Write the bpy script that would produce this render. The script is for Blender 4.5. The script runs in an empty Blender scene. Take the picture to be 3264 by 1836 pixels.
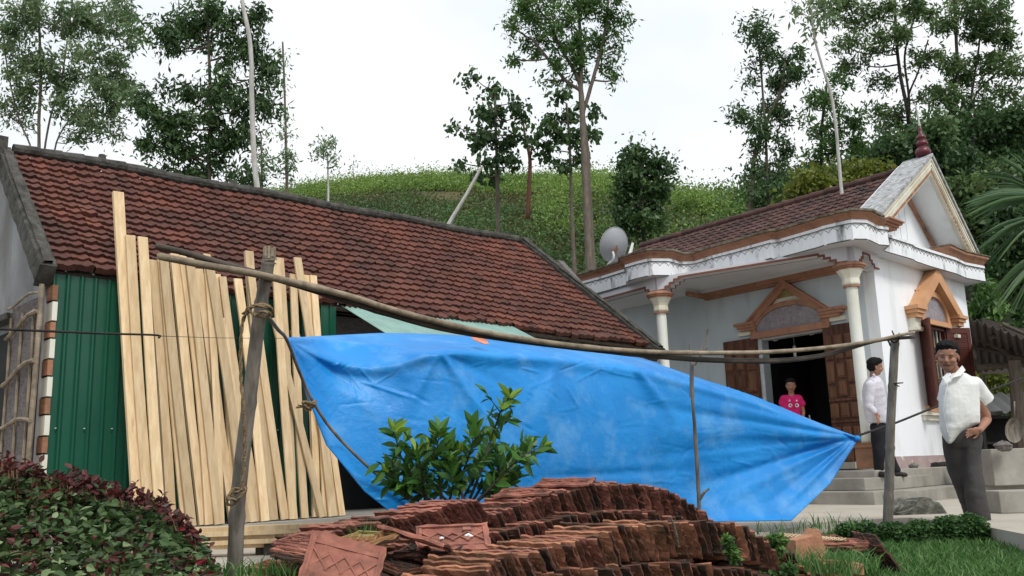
import bpy, bmesh, math, random
import numpy as np
from mathutils import Vector, Matrix
PI=math.pi
scene=bpy.context.scene
COL=scene.collection
# ---------------------------------------------------------------- camera
CAMZ=0.65; FPX=2900.0
_p=math.radians(11.3); _r=math.radians(1.9)
CF=np.array([0,math.cos(_p),math.sin(_p)]); _R=np.array([1.,0,0]); _U=np.cross(_R,CF)
CR=math.cos(_r)*_R-math.sin(_r)*_U; CU=math.cos(_r)*_U+math.sin(_r)*_R
CC=np.array([0,0,CAMZ])
cd=bpy.data.cameras.new('camera'); cam=bpy.data.objects.new('camera',cd); COL.objects.link(cam)
cam.matrix_world=Matrix(((CR[0],CU[0],-CF[0],0),(CR[1],CU[1],-CF[1],0),(CR[2],CU[2],-CF[2],CAMZ),(0,0,0,1)))
cd.sensor_width=36; cd.lens=FPX/3264*36; cd.clip_start=0.05; cd.clip_end=2000
scene.camera=cam
# ---------------------------------------------------------------- world, sun, exposure
SUN_EL=math.radians(50); SUN_AZ=math.radians(152)
w=bpy.data.worlds.new('World'); scene.world=w; w.use_nodes=True
nt=w.node_tree; nt.nodes.clear()
o_=nt.nodes.new('ShaderNodeOutputWorld'); bg=nt.nodes.new('ShaderNodeBackground')
sky=nt.nodes.new('ShaderNodeTexSky'); sky.sky_type='NISHITA'; sky.sun_disc=False
sky.sun_elevation=SUN_EL; sky.sun_rotation=SUN_AZ; sky.air_density=1; sky.dust_density=3
tc=nt.nodes.new('ShaderNodeTexCoord'); mp=nt.nodes.new('ShaderNodeMapping'); mp.inputs['Scale'].default_value=(1,1,2.2)
nz=nt.nodes.new('ShaderNodeTexNoise'); nz.inputs['Scale'].default_value=1.6; nz.inputs['Detail'].default_value=5
cr=nt.nodes.new('ShaderNodeValToRGB')
cr.color_ramp.elements[0].position=.35; cr.color_ramp.elements[0].color=(6.1,6.75,7.5,1)
cr.color_ramp.elements[1].position=.6; cr.color_ramp.elements[1].color=(7.9,8.05,8.2,1)
mx=nt.nodes.new('ShaderNodeMixRGB'); mx.inputs[0].default_value=.94
L=nt.links.new
L(tc.outputs['Generated'],mp.inputs[0]); L(mp.outputs[0],nz.inputs['Vector']); L(nz.outputs[0],cr.inputs[0])
L(sky.outputs[0],mx.inputs[1]); L(cr.outputs[0],mx.inputs[2]); L(mx.outputs[0],bg.inputs[0])
bg.inputs[1].default_value=.1; L(bg.outputs[0],o_.inputs[0])
sl=bpy.data.lights.new('sun','SUN'); sl.energy=1.5; sl.angle=math.radians(14); sl.color=(1,.97,.92)
so=bpy.data.objects.new('sun',sl); COL.objects.link(so)
# direction towards sun: from behind-right of the camera, high
sd=Vector((.47*math.cos(SUN_EL),-.88*math.cos(SUN_EL),math.sin(SUN_EL)))
so.rotation_euler=sd.to_track_quat('Z','Y').to_euler()
scene.view_settings.view_transform='Standard'; scene.view_settings.look='None'
scene.view_settings.exposure=0.46; scene.view_settings.gamma=1
scene.render.engine='CYCLES'
# ---------------------------------------------------------------- pixel geometry (all results are world points)
DS=3264/2576.0
def ray(x,y):      # full-resolution pixel
    d=CF*FPX+CR*(x-1632)-CU*(y-918); return d/FPX
def PD(x,y,D): return CC+ray(x,y)*D
def dD(x,y,D): return PD(x*DS,y*DS,D)
def atz(x,y,z):
    d=ray(x,y); return CC+d*((z-CAMZ)/d[2])
def onp(x,y,P,N):
    d=ray(x,y); return CC+d*(((np.array(P)-CC)@N)/(d@N))
def proj(P):
    v=np.array(P,float)-CC; z=v@CF; return 1632+FPX*(v@CR)/z, 918-FPX*(v@CU)/z, z
def dirv(a): a=math.radians(a); return np.array([math.cos(a),math.sin(a),0.])
rng=np.random.default_rng(7)
# ---------------------------------------------------------------- tagging
def tag(o,label=None,cat=None,group=None,kind=None):
    if label: o['label']=label
    if cat: o['category']=cat
    if group: o['group']=group
    if kind: o['kind']=kind
    return o
def empty(name,loc=(0,0,0),label=None,cat=None,group=None):
    o=bpy.data.objects.new(name,None); COL.objects.link(o); o.location=Vector([float(t) for t in loc]); o.empty_display_size=.1
    return tag(o,label,cat,group)
def attach(o,parent):
    if parent is not None:
        o.parent=parent
        off=parent.location.copy() if parent.parent is None else Vector((0,0,0))
        o.matrix_parent_inverse=Matrix.Translation(-off)
class MB:
    def __init__(s): s.v=[];s.f=[];s.t=[];s.m=[];s.n=0
    def add(s,V,Fs,tint=None,mi=0):
        V=np.asarray(V,float).reshape(-1,3); s.v.append(V)
        for f in Fs: s.f.append([i+s.n for i in f]); s.t.append(rng.random() if tint is None else tint); s.m.append(mi)
        s.n+=len(V)
    def box(s,c,ax,ay,az,tint=None,mi=0):   # half-axis vectors
        c=np.array(c,float);ax,ay,az=[np.array(t,float) for t in(ax,ay,az)]
        V=[c+i*ax+j*ay+k*az for k in(-1,1) for j in(-1,1) for i in(-1,1)]
        s.add(V,[(0,2,3,1),(4,5,7,6),(0,1,5,4),(2,6,7,3),(0,4,6,2),(1,3,7,5)],rng.random() if tint is None else tint,mi)
    def aabb(s,a,b,tint=None,mi=0):
        a=np.array(a,float);b=np.array(b,float);h=(b-a)/2
        s.box((a+b)/2,(h[0],0,0),(0,h[1],0),(0,0,h[2]),tint,mi)
    def tube(s,path,rad,seg=8,tint=None,cap=True,mi=0,jit=0.):
        P=np.array([np.array(p,float) for p in path]); n=len(P)
        R=np.full(n,rad) if np.isscalar(rad) else np.array(rad,float)
        T=np.gradient(P,axis=0); T/=np.linalg.norm(T,axis=1)[:,None]+1e-9
        up=np.array([0,0,1.]) if abs(T[0][2])<.9 else np.array([1.,0,0])
        V=[]
        a=np.arange(seg)*2*PI/seg
        for i in range(n):
            x=np.cross(T[i],up); x/=np.linalg.norm(x)+1e-9; y=np.cross(x,T[i]); up=y if abs(T[i][2])<.999 else up
            rr=R[i]*(1+jit*(rng.random(seg)-.5))
            V.append(P[i]+np.outer(np.cos(a)*rr,x)+np.outer(np.sin(a)*rr,y))
        Fs=[]
        for i in range(n-1):
            for j in range(seg):
                k=(j+1)%seg; Fs.append((i*seg+j,i*seg+k,(i+1)*seg+k,(i+1)*seg+j))
        if cap: Fs.append(tuple(range(seg))[::-1]); Fs.append(tuple((n-1)*seg+j for j in range(seg)))
        s.add(np.concatenate(V),Fs,rng.random() if tint is None else tint,mi)
    def lathe(s,base,prof,seg=20,axis=None,tint=None,mi=0,ph=0):
        base=np.array(base,float)
        V=[];n=len(prof)
        for r,z in prof:
            for j in range(seg):
                a=2*PI*j/seg+ph; V.append(base+np.array([r*math.cos(a),r*math.sin(a),z]))
        Fs=[(i*seg+j,i*seg+(j+1)%seg,(i+1)*seg+(j+1)%seg,(i+1)*seg+j) for i in range(n-1) for j in range(seg)]
        Fs.append(tuple(range(seg))[::-1]); Fs.append(tuple((n-1)*seg+j for j in range(seg)))
        s.add(V,Fs,rng.random() if tint is None else tint,mi)
    def prism(s,poly,off,tint=None,mi=0):   # planar polygon (3D points) extruded by vector off
        P=np.array([np.array(p,float) for p in poly]); off=np.array(off,float); n=len(P)
        V=np.concatenate([P,P+off]); Fs=[tuple(range(n))[::-1],tuple(range(n,2*n))]
        for i in range(n): j=(i+1)%n; Fs.append((i,j,n+j,n+i))
        s.add(V,Fs,rng.random() if tint is None else tint,mi)
    def ring(s,outer,inner,off,tint=None,mi=0): # open band between two polylines, extruded
        n=len(outer)
        for i in range(n-1): s.prism([outer[i],outer[i+1],inner[i+1],inner[i]],off,tint,mi)
    def grid(s,G,tint=None,mi=0,tf=None):
        G=np.asarray(G,float); a,b=G.shape[:2]
        Fs=[(i*b+j,i*b+j+1,(i+1)*b+j+1,(i+1)*b+j) for i in range(a-1) for j in range(b-1)]
        s.add(G.reshape(-1,3),Fs,.5 if tint is None else tint,mi)
    def build(s,name,mats,parent=None,smooth=False,bevel=0,fix=True):
        me=bpy.data.meshes.new(name)
        V=np.concatenate(s.v) if s.v else np.zeros((0,3))
        me.from_pydata(V.tolist(),[],s.f)
        if not isinstance(mats,(list,tuple)): mats=[mats]
        for m in mats: me.materials.append(m)
        at=me.attributes.new('tint','FLOAT','FACE'); at.data.foreach_set('value',np.array(s.t,dtype=np.float32))
        me.polygons.foreach_set('material_index',np.array(s.m,dtype=np.int32))
        if fix:
            b=bmesh.new(); b.from_mesh(me); bmesh.ops.recalc_face_normals(b,faces=b.faces); b.to_mesh(me); b.free()
        me.polygons.foreach_set('use_smooth',np.full(len(me.polygons),bool(smooth)))
        me.update()
        o=bpy.data.objects.new(name,me); COL.objects.link(o); attach(o,parent)
        if bevel:
            m=o.modifiers.new('bevel','BEVEL'); m.width=bevel; m.segments=2; m.limit_method='ANGLE'
        return o
def quads(name,V,tint,mat,parent=None,nv=4):   # fast builder for leaves: V (N,nv,3)
    N=len(V); me=bpy.data.meshes.new(name)
    me.vertices.add(N*nv); me.vertices.foreach_set('co',V.astype(np.float32).ravel())
    me.loops.add(N*nv); me.loops.foreach_set('vertex_index',np.arange(N*nv,dtype=np.int32))
    me.polygons.add(N); me.polygons.foreach_set('loop_start',np.arange(0,N*nv,nv,dtype=np.int32))
    try: me.polygons.foreach_set('loop_total',np.full(N,nv,dtype=np.int32))
    except Exception: pass
    me.materials.append(mat); me.update(calc_edges=True)
    at=me.attributes.new('tint','FLOAT','FACE'); at.data.foreach_set('value',np.asarray(tint,dtype=np.float32))
    me.validate()
    o=bpy.data.objects.new(name,me); COL.objects.link(o); attach(o,parent)
    return o
def unit(a): return a/(np.linalg.norm(a,axis=-1,keepdims=True)+1e-9)
def leafquads(P,size,aspect=.4,droop=.3,d=None,flat=0.,r=rng):   # pointed leaf = one quad (kite); returns (N,4,3)
    N=len(P)
    if d is None:
        d=r.normal(size=(N,3)); d[:,2]-=droop
    d=unit(d); up=r.normal(size=(N,3)); up[:,2]+=flat
    side=unit(np.cross(d,up)); nn=np.cross(side,d)
    s=(size*(.6+.8*r.random(N)))[:,None] if np.isscalar(size) else size[:,None]
    a=P; c=P+d*s; m=P+d*s*.45
    return np.stack([a,m+side*s*aspect*.5+nn*s*.05,c,m-side*s*aspect*.5+nn*s*.05],1)
# ---------------------------------------------------------------- materials
def nodes(m): m.use_nodes=True; return m.node_tree
def mat(name,c1,c2=None,scale=6,rough=.8,bump=0,bscale=None,tintamt=0,stretch=(1,1,1),c3=None,scale3=2,fac3=.5,spec=.3,detail=6,objrand=0,ramp=(.35,.65),metal=0,translucent=0,bdist=.02,ramp3=(.45,.62)):
    m=bpy.data.materials.new(name); nt=nodes(m); N=nt.nodes; Lk=nt.links.new
    b=N['Principled BSDF']; out=N['Material Output']
    b.inputs['Roughness'].default_value=rough; b.inputs['Specular IOR Level'].default_value=spec; b.inputs['Metallic'].default_value=metal
    tc=N.new('ShaderNodeTexCoord'); mp=N.new('ShaderNodeMapping'); mp.inputs['Scale'].default_value=stretch
    Lk(tc.outputs['Object'],mp.inputs[0])
    if objrand:
        oi=N.new('ShaderNodeObjectInfo'); va=N.new('ShaderNodeVectorMath'); va.operation='MULTIPLY_ADD'
        va.inputs[1].default_value=(37,53,71)
        Lk(oi.outputs['Random'],va.inputs[0]); Lk(mp.outputs[0],va.inputs[2]); vec=va.outputs[0]
    else: vec=mp.outputs[0]
    def noise(sc,det=detail):
        n=N.new('ShaderNodeTexNoise'); n.inputs['Scale'].default_value=sc; n.inputs['Detail'].default_value=det; n.inputs['Roughness'].default_value=.6
        Lk(vec,n.inputs['Vector']); return n.outputs[0]
    def rmp(src,a,bb):
        r=N.new('ShaderNodeMapRange'); r.inputs[1].default_value=a; r.inputs[2].default_value=bb; Lk(src,r.inputs[0]); return r.outputs[0]
    def mixc(f,a,bb,typ='MIX'):
        x=N.new('ShaderNodeMixRGB'); x.blend_type=typ
        for i,t in((0,f),(1,a),(2,bb)):
            if isinstance(t,(int,float)): x.inputs[i].default_value=t
            elif isinstance(t,tuple): x.inputs[i].default_value=t+(1,) if len(t)==3 else t
            else: Lk(t,x.inputs[i])
        return x.outputs[0]
    col=c1
    if c2: col=mixc(rmp(noise(scale),*ramp),c1,c2)
    if c3: col=mixc(rmp(noise(scale3),*ramp3),col,c3) if fac3>=1 else mixc(_mul(nt,rmp(noise(scale3),*ramp3),fac3),col,c3)
    if tintamt:
        at=N.new('ShaderNodeAttribute'); at.attribute_name='tint'
        h=N.new('ShaderNodeMapRange'); h.inputs[3].default_value=1-tintamt; h.inputs[4].default_value=1+tintamt; Lk(at.outputs['Fac'],h.inputs[0])
        hv=N.new('ShaderNodeHueSaturation'); Lk(h.outputs[0],hv.inputs['Value'])
        if isinstance(col,tuple): hv.inputs['Color'].default_value=col+(1,)
        else: Lk(col,hv.inputs['Color'])
        col=hv.outputs[0]
    if objrand:
        h=N.new('ShaderNodeMapRange'); h.inputs[3].default_value=1-objrand; h.inputs[4].default_value=1+objrand; Lk(oi.outputs['Random'],h.inputs[0])
        hv=N.new('ShaderNodeHueSaturation'); Lk(h.outputs[0],hv.inputs['Value'])
        if isinstance(col,tuple): hv.inputs['Color'].default_value=col+(1,)
        else: Lk(col,hv.inputs['Color'])
        col=hv.outputs[0]
    if isinstance(col,tuple): b.inputs['Base Color'].default_value=col+(1,)
    else: Lk(col,b.inputs['Base Color'])
    if bump:
        bp=N.new('ShaderNodeBump'); bp.inputs['Strength'].default_value=bump; bp.inputs['Distance'].default_value=bdist
        Lk(noise(bscale or scale*4),bp.inputs['Height']); Lk(bp.outputs[0],b.inputs['Normal'])
    if translucent:
        tr=N.new('ShaderNodeBsdfTranslucent')
        if isinstance(col,tuple): tr.inputs[0].default_value=col+(1,)
        else: Lk(col,tr.inputs[0])
        ms=N.new('ShaderNodeMixShader'); ms.inputs[0].default_value=translucent
        Lk(b.outputs[0],ms.inputs[1]); Lk(tr.outputs[0],ms.inputs[2]); Lk(ms.outputs[0],out.inputs[0])
    return m
def _mul(nt,src,f):
    x=nt.nodes.new('ShaderNodeMath'); x.operation='MULTIPLY'; x.inputs[1].default_value=f; nt.links.new(src,x.inputs[0]); return x.outputs[0]
def leafmat(name,c1,c2,c3=None,tr=.35,rough=.45):   # colour by per-leaf tint
    m=bpy.data.materials.new(name); nt=nodes(m); N=nt.nodes; Lk=nt.links.new
    b=N['Principled BSDF']; out=N['Material Output']; b.inputs['Roughness'].default_value=rough; b.inputs['Specular IOR Level'].default_value=.35
    at=N.new('ShaderNodeAttribute'); at.attribute_name='tint'; r=N.new('ShaderNodeValToRGB')
    r.color_ramp.elements[0].color=c1+(1,); r.color_ramp.elements[1].color=c2+(1,)
    if c3:
        r.color_ramp.elements[1].position=.86; e=r.color_ramp.elements.new(.94); e.color=c3+(1,)
    Lk(at.outputs['Fac'],r.inputs[0]); Lk(r.outputs[0],b.inputs['Base Color'])
    t=N.new('ShaderNodeBsdfTranslucent'); Lk(r.outputs[0],t.inputs[0])
    ms=N.new('ShaderNodeMixShader'); ms.inputs[0].default_value=tr
    Lk(b.outputs[0],ms.inputs[1]); Lk(t.outputs[0],ms.inputs[2]); Lk(ms.outputs[0],out.inputs[0])
    return m
M={}
M['roof']=mat('roof clay',(.145,.05,.033),(.085,.035,.027),scale=2.6,rough=.78,bump=.5,bscale=30,tintamt=.27,c3=(.045,.032,.028),scale3=1.1,fac3=.6,ramp3=(.5,.72),stretch=(1,1,.6))
M['roof2']=mat('roof clay dark',(.085,.038,.03),(.05,.027,.023),scale=2,rough=.7,bump=.4,bscale=30,tintamt=.4,c3=(.15,.085,.08),scale3=6,fac3=.45,ramp3=(.55,.7))
M['moss']=mat('mossy concrete',(.075,.07,.058),(.035,.034,.03),scale=5,rough=.95,bump=.8,bscale=25,c3=(.13,.13,.12),scale3=9,fac3=.5)
M['plaster']=mat('stained grey plaster',(.35,.355,.37),(.18,.178,.175),scale=1.6,rough=.9,bump=.25,bscale=30,c3=(.14,.13,.12),scale3=1.1,fac3=.8,stretch=(1,1,.45),ramp3=(.52,.7))
M['pink']=mat('faded pink plaster',(.36,.26,.26),(.45,.35,.33),scale=3,rough=.9,c3=(.7,.68,.66),scale3=6,fac3=.9,ramp3=(.6,.63),bump=.2)
M['green']=mat('dark green sheet',(.006,.085,.045),(.005,.07,.038),scale=2,rough=.42,spec=.5,tintamt=.06)
M['awning']=mat('pale green sheet',(.25,.40,.35),(.19,.31,.28),scale=2,rough=.5,c3=(.2,.32,.27),scale3=4,fac3=.5)
M['wood']=mat('fresh sawn wood',(.72,.55,.34),(.56,.40,.22),scale=3,rough=.7,stretch=(7,7,.5),tintamt=.0,objrand=.28,c3=(.36,.2,.1),scale3=2.2,fac3=.7,bump=.15,bscale=8,ramp3=(.64,.75))
M['woodend']=mat('wood pale',(.62,.5,.32),(.5,.38,.22),scale=5,rough=.8)
M['bamboo']=mat('weathered bamboo',(.27,.24,.20),(.16,.14,.115),scale=4,rough=.65,stretch=(5,5,.7),c3=(.075,.065,.055),scale3=3,fac3=.7,bump=.3,bscale=14)
M['bamboolight']=mat('pale pole',(.36,.29,.21),(.24,.19,.13),scale=4,rough=.7,c3=(.1,.08,.06),scale3=9,fac3=.6,bump=.4,bscale=25)
M['poledark']=mat('dark pole',(.075,.062,.055),(.04,.033,.03),scale=8,rough=.8,bump=.5,bscale=25,c3=(.16,.13,.1),scale3=4,fac3=.5)
M['rope']=mat('sisal rope',(.30,.22,.13),(.18,.125,.07),scale=30,rough=.95,bump=.8,bscale=90)
M['ropedark']=mat('black rope',(.02,.02,.022),(.035,.033,.03),scale=20,rough=.9)
M['conc']=mat('grey concrete',(.36,.34,.30),(.26,.245,.215),scale=2.5,rough=.9,bump=.25,bscale=20,c3=(.15,.14,.12),scale3=1.6,fac3=.6,ramp3=(.5,.72))
M['concold']=mat('old mossy concrete',(.30,.29,.26),(.10,.105,.085),scale=6,rough=.95,bump=.9,bscale=22,c3=(.05,.055,.04),scale3=8,fac3=.7)
M['patio']=mat('worn patio screed',(.47,.43,.36),(.39,.35,.29),scale=1.1,rough=.85,bump=.15,bscale=14,c3=(.25,.22,.18),scale3=.9,fac3=.6,ramp3=(.55,.72))
M['white']=mat('white limewash',(.74,.79,.84),(.70,.745,.80),scale=1.2,rough=.85,bump=.1,bscale=20)
M['whiteS']=mat('white wall',(.88,.90,.92),(.85,.87,.90),scale=1.0,rough=.85,bump=.1,bscale=20,c3=(.50,.50,.47),scale3=1.3,fac3=.45,stretch=(2.2,2.2,.55),ramp3=(.52,.75),detail=9)
M['blueish']=mat('pale blue wall',(.60,.67,.70),(.55,.62,.66),scale=1.6,rough=.85,bump=.12,bscale=20,c3=(.28,.32,.33),scale3=1.5,fac3=.45,stretch=(2,2,.5),ramp3=(.52,.75),detail=9)
M['stain']=mat('stained white fascia',(.85,.87,.89),(.78,.80,.82),scale=4,rough=.85,bump=.1,c3=(.05,.05,.05),scale3=1.9,fac3=.85,stretch=(2.6,2.6,.7),ramp3=(.55,.70),detail=9)
M['stainheavy']=mat('heavily stained white',(.52,.53,.54),(.30,.30,.30),scale=14,rough=.9,bump=.3,c3=(.08,.08,.075),scale3=11,fac3=.7,ramp3=(.46,.66),detail=10)
M['ceil']=mat('porch ceiling',(.68,.68,.71),(.62,.62,.65),scale=2,rough=.9)
M['orange']=mat('terracotta paint',(.42,.215,.135),(.33,.165,.105),scale=3,rough=.75,bump=.15,c3=(.10,.06,.045),scale3=3.4,fac3=.7,ramp3=(.54,.74),stretch=(2.2,2.2,1.4),detail=9)
M['pedestal']=mat('dull terracotta',(.36,.19,.11),(.28,.14,.08),scale=4,rough=.85,bump=.2,c3=(.14,.1,.07),scale3=5,fac3=.6)
M['orangelt']=mat('light orange paint',(.62,.34,.18),(.54,.28,.14),scale=3,rough=.7)
M['brownline']=mat('brown trim',(.22,.09,.06),(.17,.07,.05),scale=6,rough=.8)
M['edge']=mat('weathered edge',(.10,.085,.06),(.3,.27,.2),scale=10,rough=.9,ramp=(.4,.7))
M['black']=mat('black line',(.03,.03,.03),(.12,.12,.12),scale=6,rough=.9)
M['cream']=mat('cream paint',(.75,.73,.63),(.70,.66,.54),scale=3,rough=.75,c3=(.45,.4,.25),scale3=1.5,fac3=.3)
M['colm']=mat('column paint',(.78,.80,.77),(.75,.75,.69),scale=1.2,rough=.7,c3=(.5,.46,.3),scale3=1.0,fac3=.55,ramp3=(.5,.75))
M['pebble']=mat('pebbledash',(.38,.35,.38),(.28,.25,.27),scale=22,rough=.95,bump=.9,bscale=50,c3=(.2,.16,.15),scale3=10,fac3=.4)
M['door']=mat('brown timber',(.085,.033,.02),(.055,.02,.013),scale=5,rough=.55,stretch=(5,5,.6),c3=(.17,.08,.045),scale3=3,fac3=.5,bump=.2,tintamt=.25)
M['doorlt']=mat('worn timber panel',(.17,.08,.042),(.10,.045,.026),scale=5,rough=.6,stretch=(6,6,.6),bump=.2,tintamt=.2)
M['shut']=mat('red brown shutter',(.105,.028,.019),(.075,.022,.015),scale=3,rough=.5,stretch=(4,4,1))
M['teal']=mat('inner wall',(.32,.42,.40),rough=.9)
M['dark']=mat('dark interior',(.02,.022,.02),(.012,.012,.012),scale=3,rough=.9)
M['grey']=mat('grey metal',(.34,.35,.37),(.29,.30,.32),scale=3,rough=.5,spec=.4)
M['galv']=mat('pale metal',(.6,.62,.64),(.45,.46,.47),scale=9,rough=.45)
M['steel']=mat('steel pan',(.5,.5,.5),(.35,.35,.34),scale=5,rough=.3,metal=.8)
M['rust']=mat('rusty bracket',(.28,.17,.12),(.18,.1,.07),scale=20,rough=.8)
M['brick']=mat('clay brick',(.40,.20,.12),(.30,.14,.08),scale=8,rough=.9,bump=.5,tintamt=.3)
M['maroon']=mat('maroon glaze',(.12,.012,.022),(.09,.01,.018),scale=4,rough=.35,spec=.5)
M['mud']=mat('woven mat',(.21,.185,.18),(.13,.115,.11),scale=14,rough=.95,bump=1,bscale=30,stretch=(1,1,3))
M['bark']=mat('bark',(.20,.165,.13),(.12,.10,.08),scale=6,rough=.9,bump=.6,bscale=25,stretch=(2,2,.6))
M['barkdark']=mat('dark bark',(.075,.065,.055),(.045,.04,.035),scale=6,rough=.9,bump=.5)
M['barkred']=mat('red bark',(.26,.12,.08),(.17,.09,.06),scale=4,rough=.9)
M['barkpale']=mat('pale bark',(.62,.6,.57),(.42,.40,.37),scale=5,rough=.8,stretch=(3,3,.7))
M['soil']=mat('lawn soil',(.045,.06,.022),(.09,.06,.035),scale=3,rough=1,bump=.6)
M['hill']=mat('hill soil and grass',(.045,.075,.02),(.10,.085,.04),scale=.25,rough=1,bump=.8,bscale=2,c3=(.12,.07,.04),scale3=.12,fac3=.5)
M['skin']=mat('skin',(.36,.18,.12),(.30,.145,.095),scale=6,rough=.55,spec=.4)
M['skinlt']=mat('skin light',(.36,.19,.13),(.31,.155,.105),scale=6,rough=.55)
M['hair']=mat('black hair',(.007,.006,.006),(.012,.011,.01),scale=60,rough=.75,spec=.15)
M['eye']=mat('dark features',(.03,.018,.015),rough=.5)
M['lips']=mat('lips',(.19,.075,.055),rough=.5)
M['shirt1']=mat('off white shirt',(.78,.79,.77),(.72,.73,.71),scale=4,rough=.85,bump=.25,bscale=9,bdist=.03,stretch=(1,1,1.8))
M['shirt2']=mat('pale lilac shirt',(.66,.65,.72),(.6,.59,.66),scale=4,rough=.8,bump=.35,bscale=8,bdist=.03,stretch=(1,1,1.8))
M['pinkshirt']=mat('magenta shirt',(.62,.02,.16),(.55,.015,.13),scale=4,rough=.85,bump=.2,bscale=8)
M['print']=mat('shirt print',(.8,.7,.75),rough=.8)
M['trous1']=mat('charcoal trousers',(.075,.07,.07),(.055,.05,.052),scale=5,rough=.9,bump=.45,bscale=6,bdist=.03)
M['trous2']=mat('black trousers',(.016,.017,.023),(.011,.011,.015),scale=5,rough=.85,bump=.3,bscale=7,bdist=.03)
M['shoe']=mat('black leather',(.015,.013,.012),(.03,.025,.02),scale=10,rough=.5)
M['cloth']=mat('salmon rag',(.75,.33,.22),(.6,.22,.15),scale=5,rough=.9)
M['tileA']=mat('stacked clay tile',(.40,.165,.115),(.25,.095,.07),scale=7,rough=.85,bump=.6,bscale=40,objrand=.30,c3=(.07,.045,.035),scale3=8,fac3=.7,ramp3=(.46,.66),bdist=.01)
M['tileB']=mat('old orange tile',(.42,.19,.11),(.27,.11,.065),scale=7,rough=.9,bump=.7,bscale=40,objrand=.30,c3=(.08,.06,.035),scale3=7,fac3=.75,ramp3=(.45,.64),bdist=.01)
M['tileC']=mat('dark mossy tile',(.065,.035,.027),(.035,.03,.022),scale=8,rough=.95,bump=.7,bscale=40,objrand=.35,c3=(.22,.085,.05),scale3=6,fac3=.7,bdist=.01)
M['ochre']=mat('ochre tile',(.36,.19,.08),(.24,.11,.06),scale=8,rough=.9,bump=.5,bscale=40,c3=(.30,.29,.10),scale3=4,fac3=.7,bdist=.01)
M['plastic']=mat('white plastic',(.8,.8,.8),rough=.4)
M['sheet']=mat('white fibre sheet',(.72,.72,.70),(.6,.6,.58),scale=3,rough=.8)
M['asb']=mat('old fibre roof',(.085,.07,.06),(.05,.042,.038),scale=3,rough=.95,bump=.3,c3=(.14,.12,.1),scale3=3,fac3=.5)
M['timber']=mat('old timber',(.12,.095,.075),(.07,.055,.045),scale=4,rough=.9,stretch=(4,4,.6),bump=.3)
M['burnt']=mat('sooty metal',(.015,.014,.014),(.03,.027,.025),scale=5,rough=.8)
# blue tarpaulin: woven plastic, slightly glossy, scuffed
M['tarp']=mat('blue tarpaulin',(.010,.26,.72),(.018,.34,.84),scale=1.6,rough=.42,spec=.45,bump=.5,bscale=14,bdist=.015,c3=(.22,.52,.85),scale3=3.4,fac3=.5,translucent=.2,ramp3=(.5,.72),detail=8)
# leaves
M['lf_aca']=leafmat('acacia leaves',(.06,.11,.04),(.16,.25,.085),(.18,.25,.09))
M['lf_grey']=leafmat('grey green leaves',(.10,.17,.075),(.23,.32,.15),(.24,.3,.16))
M['lf_dark']=leafmat('dark leaves',(.035,.075,.03),(.10,.185,.06),(.12,.18,.06))
M['lf_mid']=leafmat('mid leaves',(.05,.12,.03),(.14,.26,.065),(.2,.3,.08))
M['lf_yel']=leafmat('yellow green leaves',(.09,.13,.02),(.19,.22,.035),(.35,.3,.05))
M['lf_hill']=leafmat('hill shrubs',(.06,.075,.028),(.15,.15,.055),(.20,.14,.07))
M['lf_hillup']=leafmat('hill saplings',(.11,.20,.04),(.26,.38,.09),(.28,.38,.1))
M['lf_cit']=leafmat('citrus leaves',(.04,.12,.025),(.10,.24,.045),(.25,.38,.04),tr=.25,rough=.35)
M['lf_bush']=leafmat('low bush leaves',(.03,.08,.025),(.08,.18,.05),(.12,.22,.05))
M['lf_green']=leafmat('herb green leaves',(.03,.055,.018),(.10,.165,.055),(.26,.34,.16),tr=.25)
M['lf_red']=leafmat('herb red leaves',(.055,.022,.022),(.12,.035,.03),(.22,.02,.03),tr=.2)
M['lf_grass']=leafmat('grass blades',(.045,.12,.025),(.11,.24,.06),(.22,.34,.12),tr=.35)
M['lf_palm']=leafmat('palm leaf',(.025,.065,.022),(.06,.13,.04),(.13,.2,.08),tr=.2)

M['tileEnd']=mat('shaded dirty tile end',(.10,.046,.034),(.055,.031,.024),scale=9,rough=.95,bump=.7,bscale=45,objrand=.5,c3=(.24,.09,.05),scale3=3.2,fac3=.75,bdist=.01,ramp3=(.56,.66))  # algae dirt plus shade, both painted into the colour of the tile ends
# ================================================================ STRUCTURE: ground, patio, steps, hill
def struct(o): o['kind']='structure'; return o
hu=dirv(128.5); hv=dirv(44.5)            # long front of the white house (to the left) and its side (away)
K0=np.array([5.72,14.08,0.]); PF=.5      # near body corner on plan, porch floor height
def W(a,b,z): return K0+hu*a+hv*b+np.array([0,0,z])
NF=np.array([-hu[1],hu[0],0]); NS=np.array([-hv[1],hv[0],0])
_M=np.linalg.inv(np.array([[hu[0],hv[0]],[hu[1],hv[1]]]))
def toW(P): q=_M@(np.array(P)[:2]-K0[:2]); return q[0],q[1],P[2]
def WF(x,y,b=0): return toW(onp(x,y,W(0,b,0),NF))   # pixel on plane b=const -> (a,b,z)
def WS(x,y,a=0): return toW(onp(x,y,W(a,0,0),NS))
ld=dirv(45.0); ln=np.array([ld[1],-ld[0],0])        # tiled house: eave direction; ln points to the yard
LS=.78
LA=np.array([-5.37*LS,10.54*LS,0.])
def Lh(s,t,z): return LA+ld*s-ln*t+np.array([0,0,z])
def toL(P): q=np.array(P)-LA; return float(q@ld),float(-(q@ln)),float(P[2])
def LP(x,y,t=0): return toL(onp(x,y,Lh(0,t,0),ln))
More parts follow.
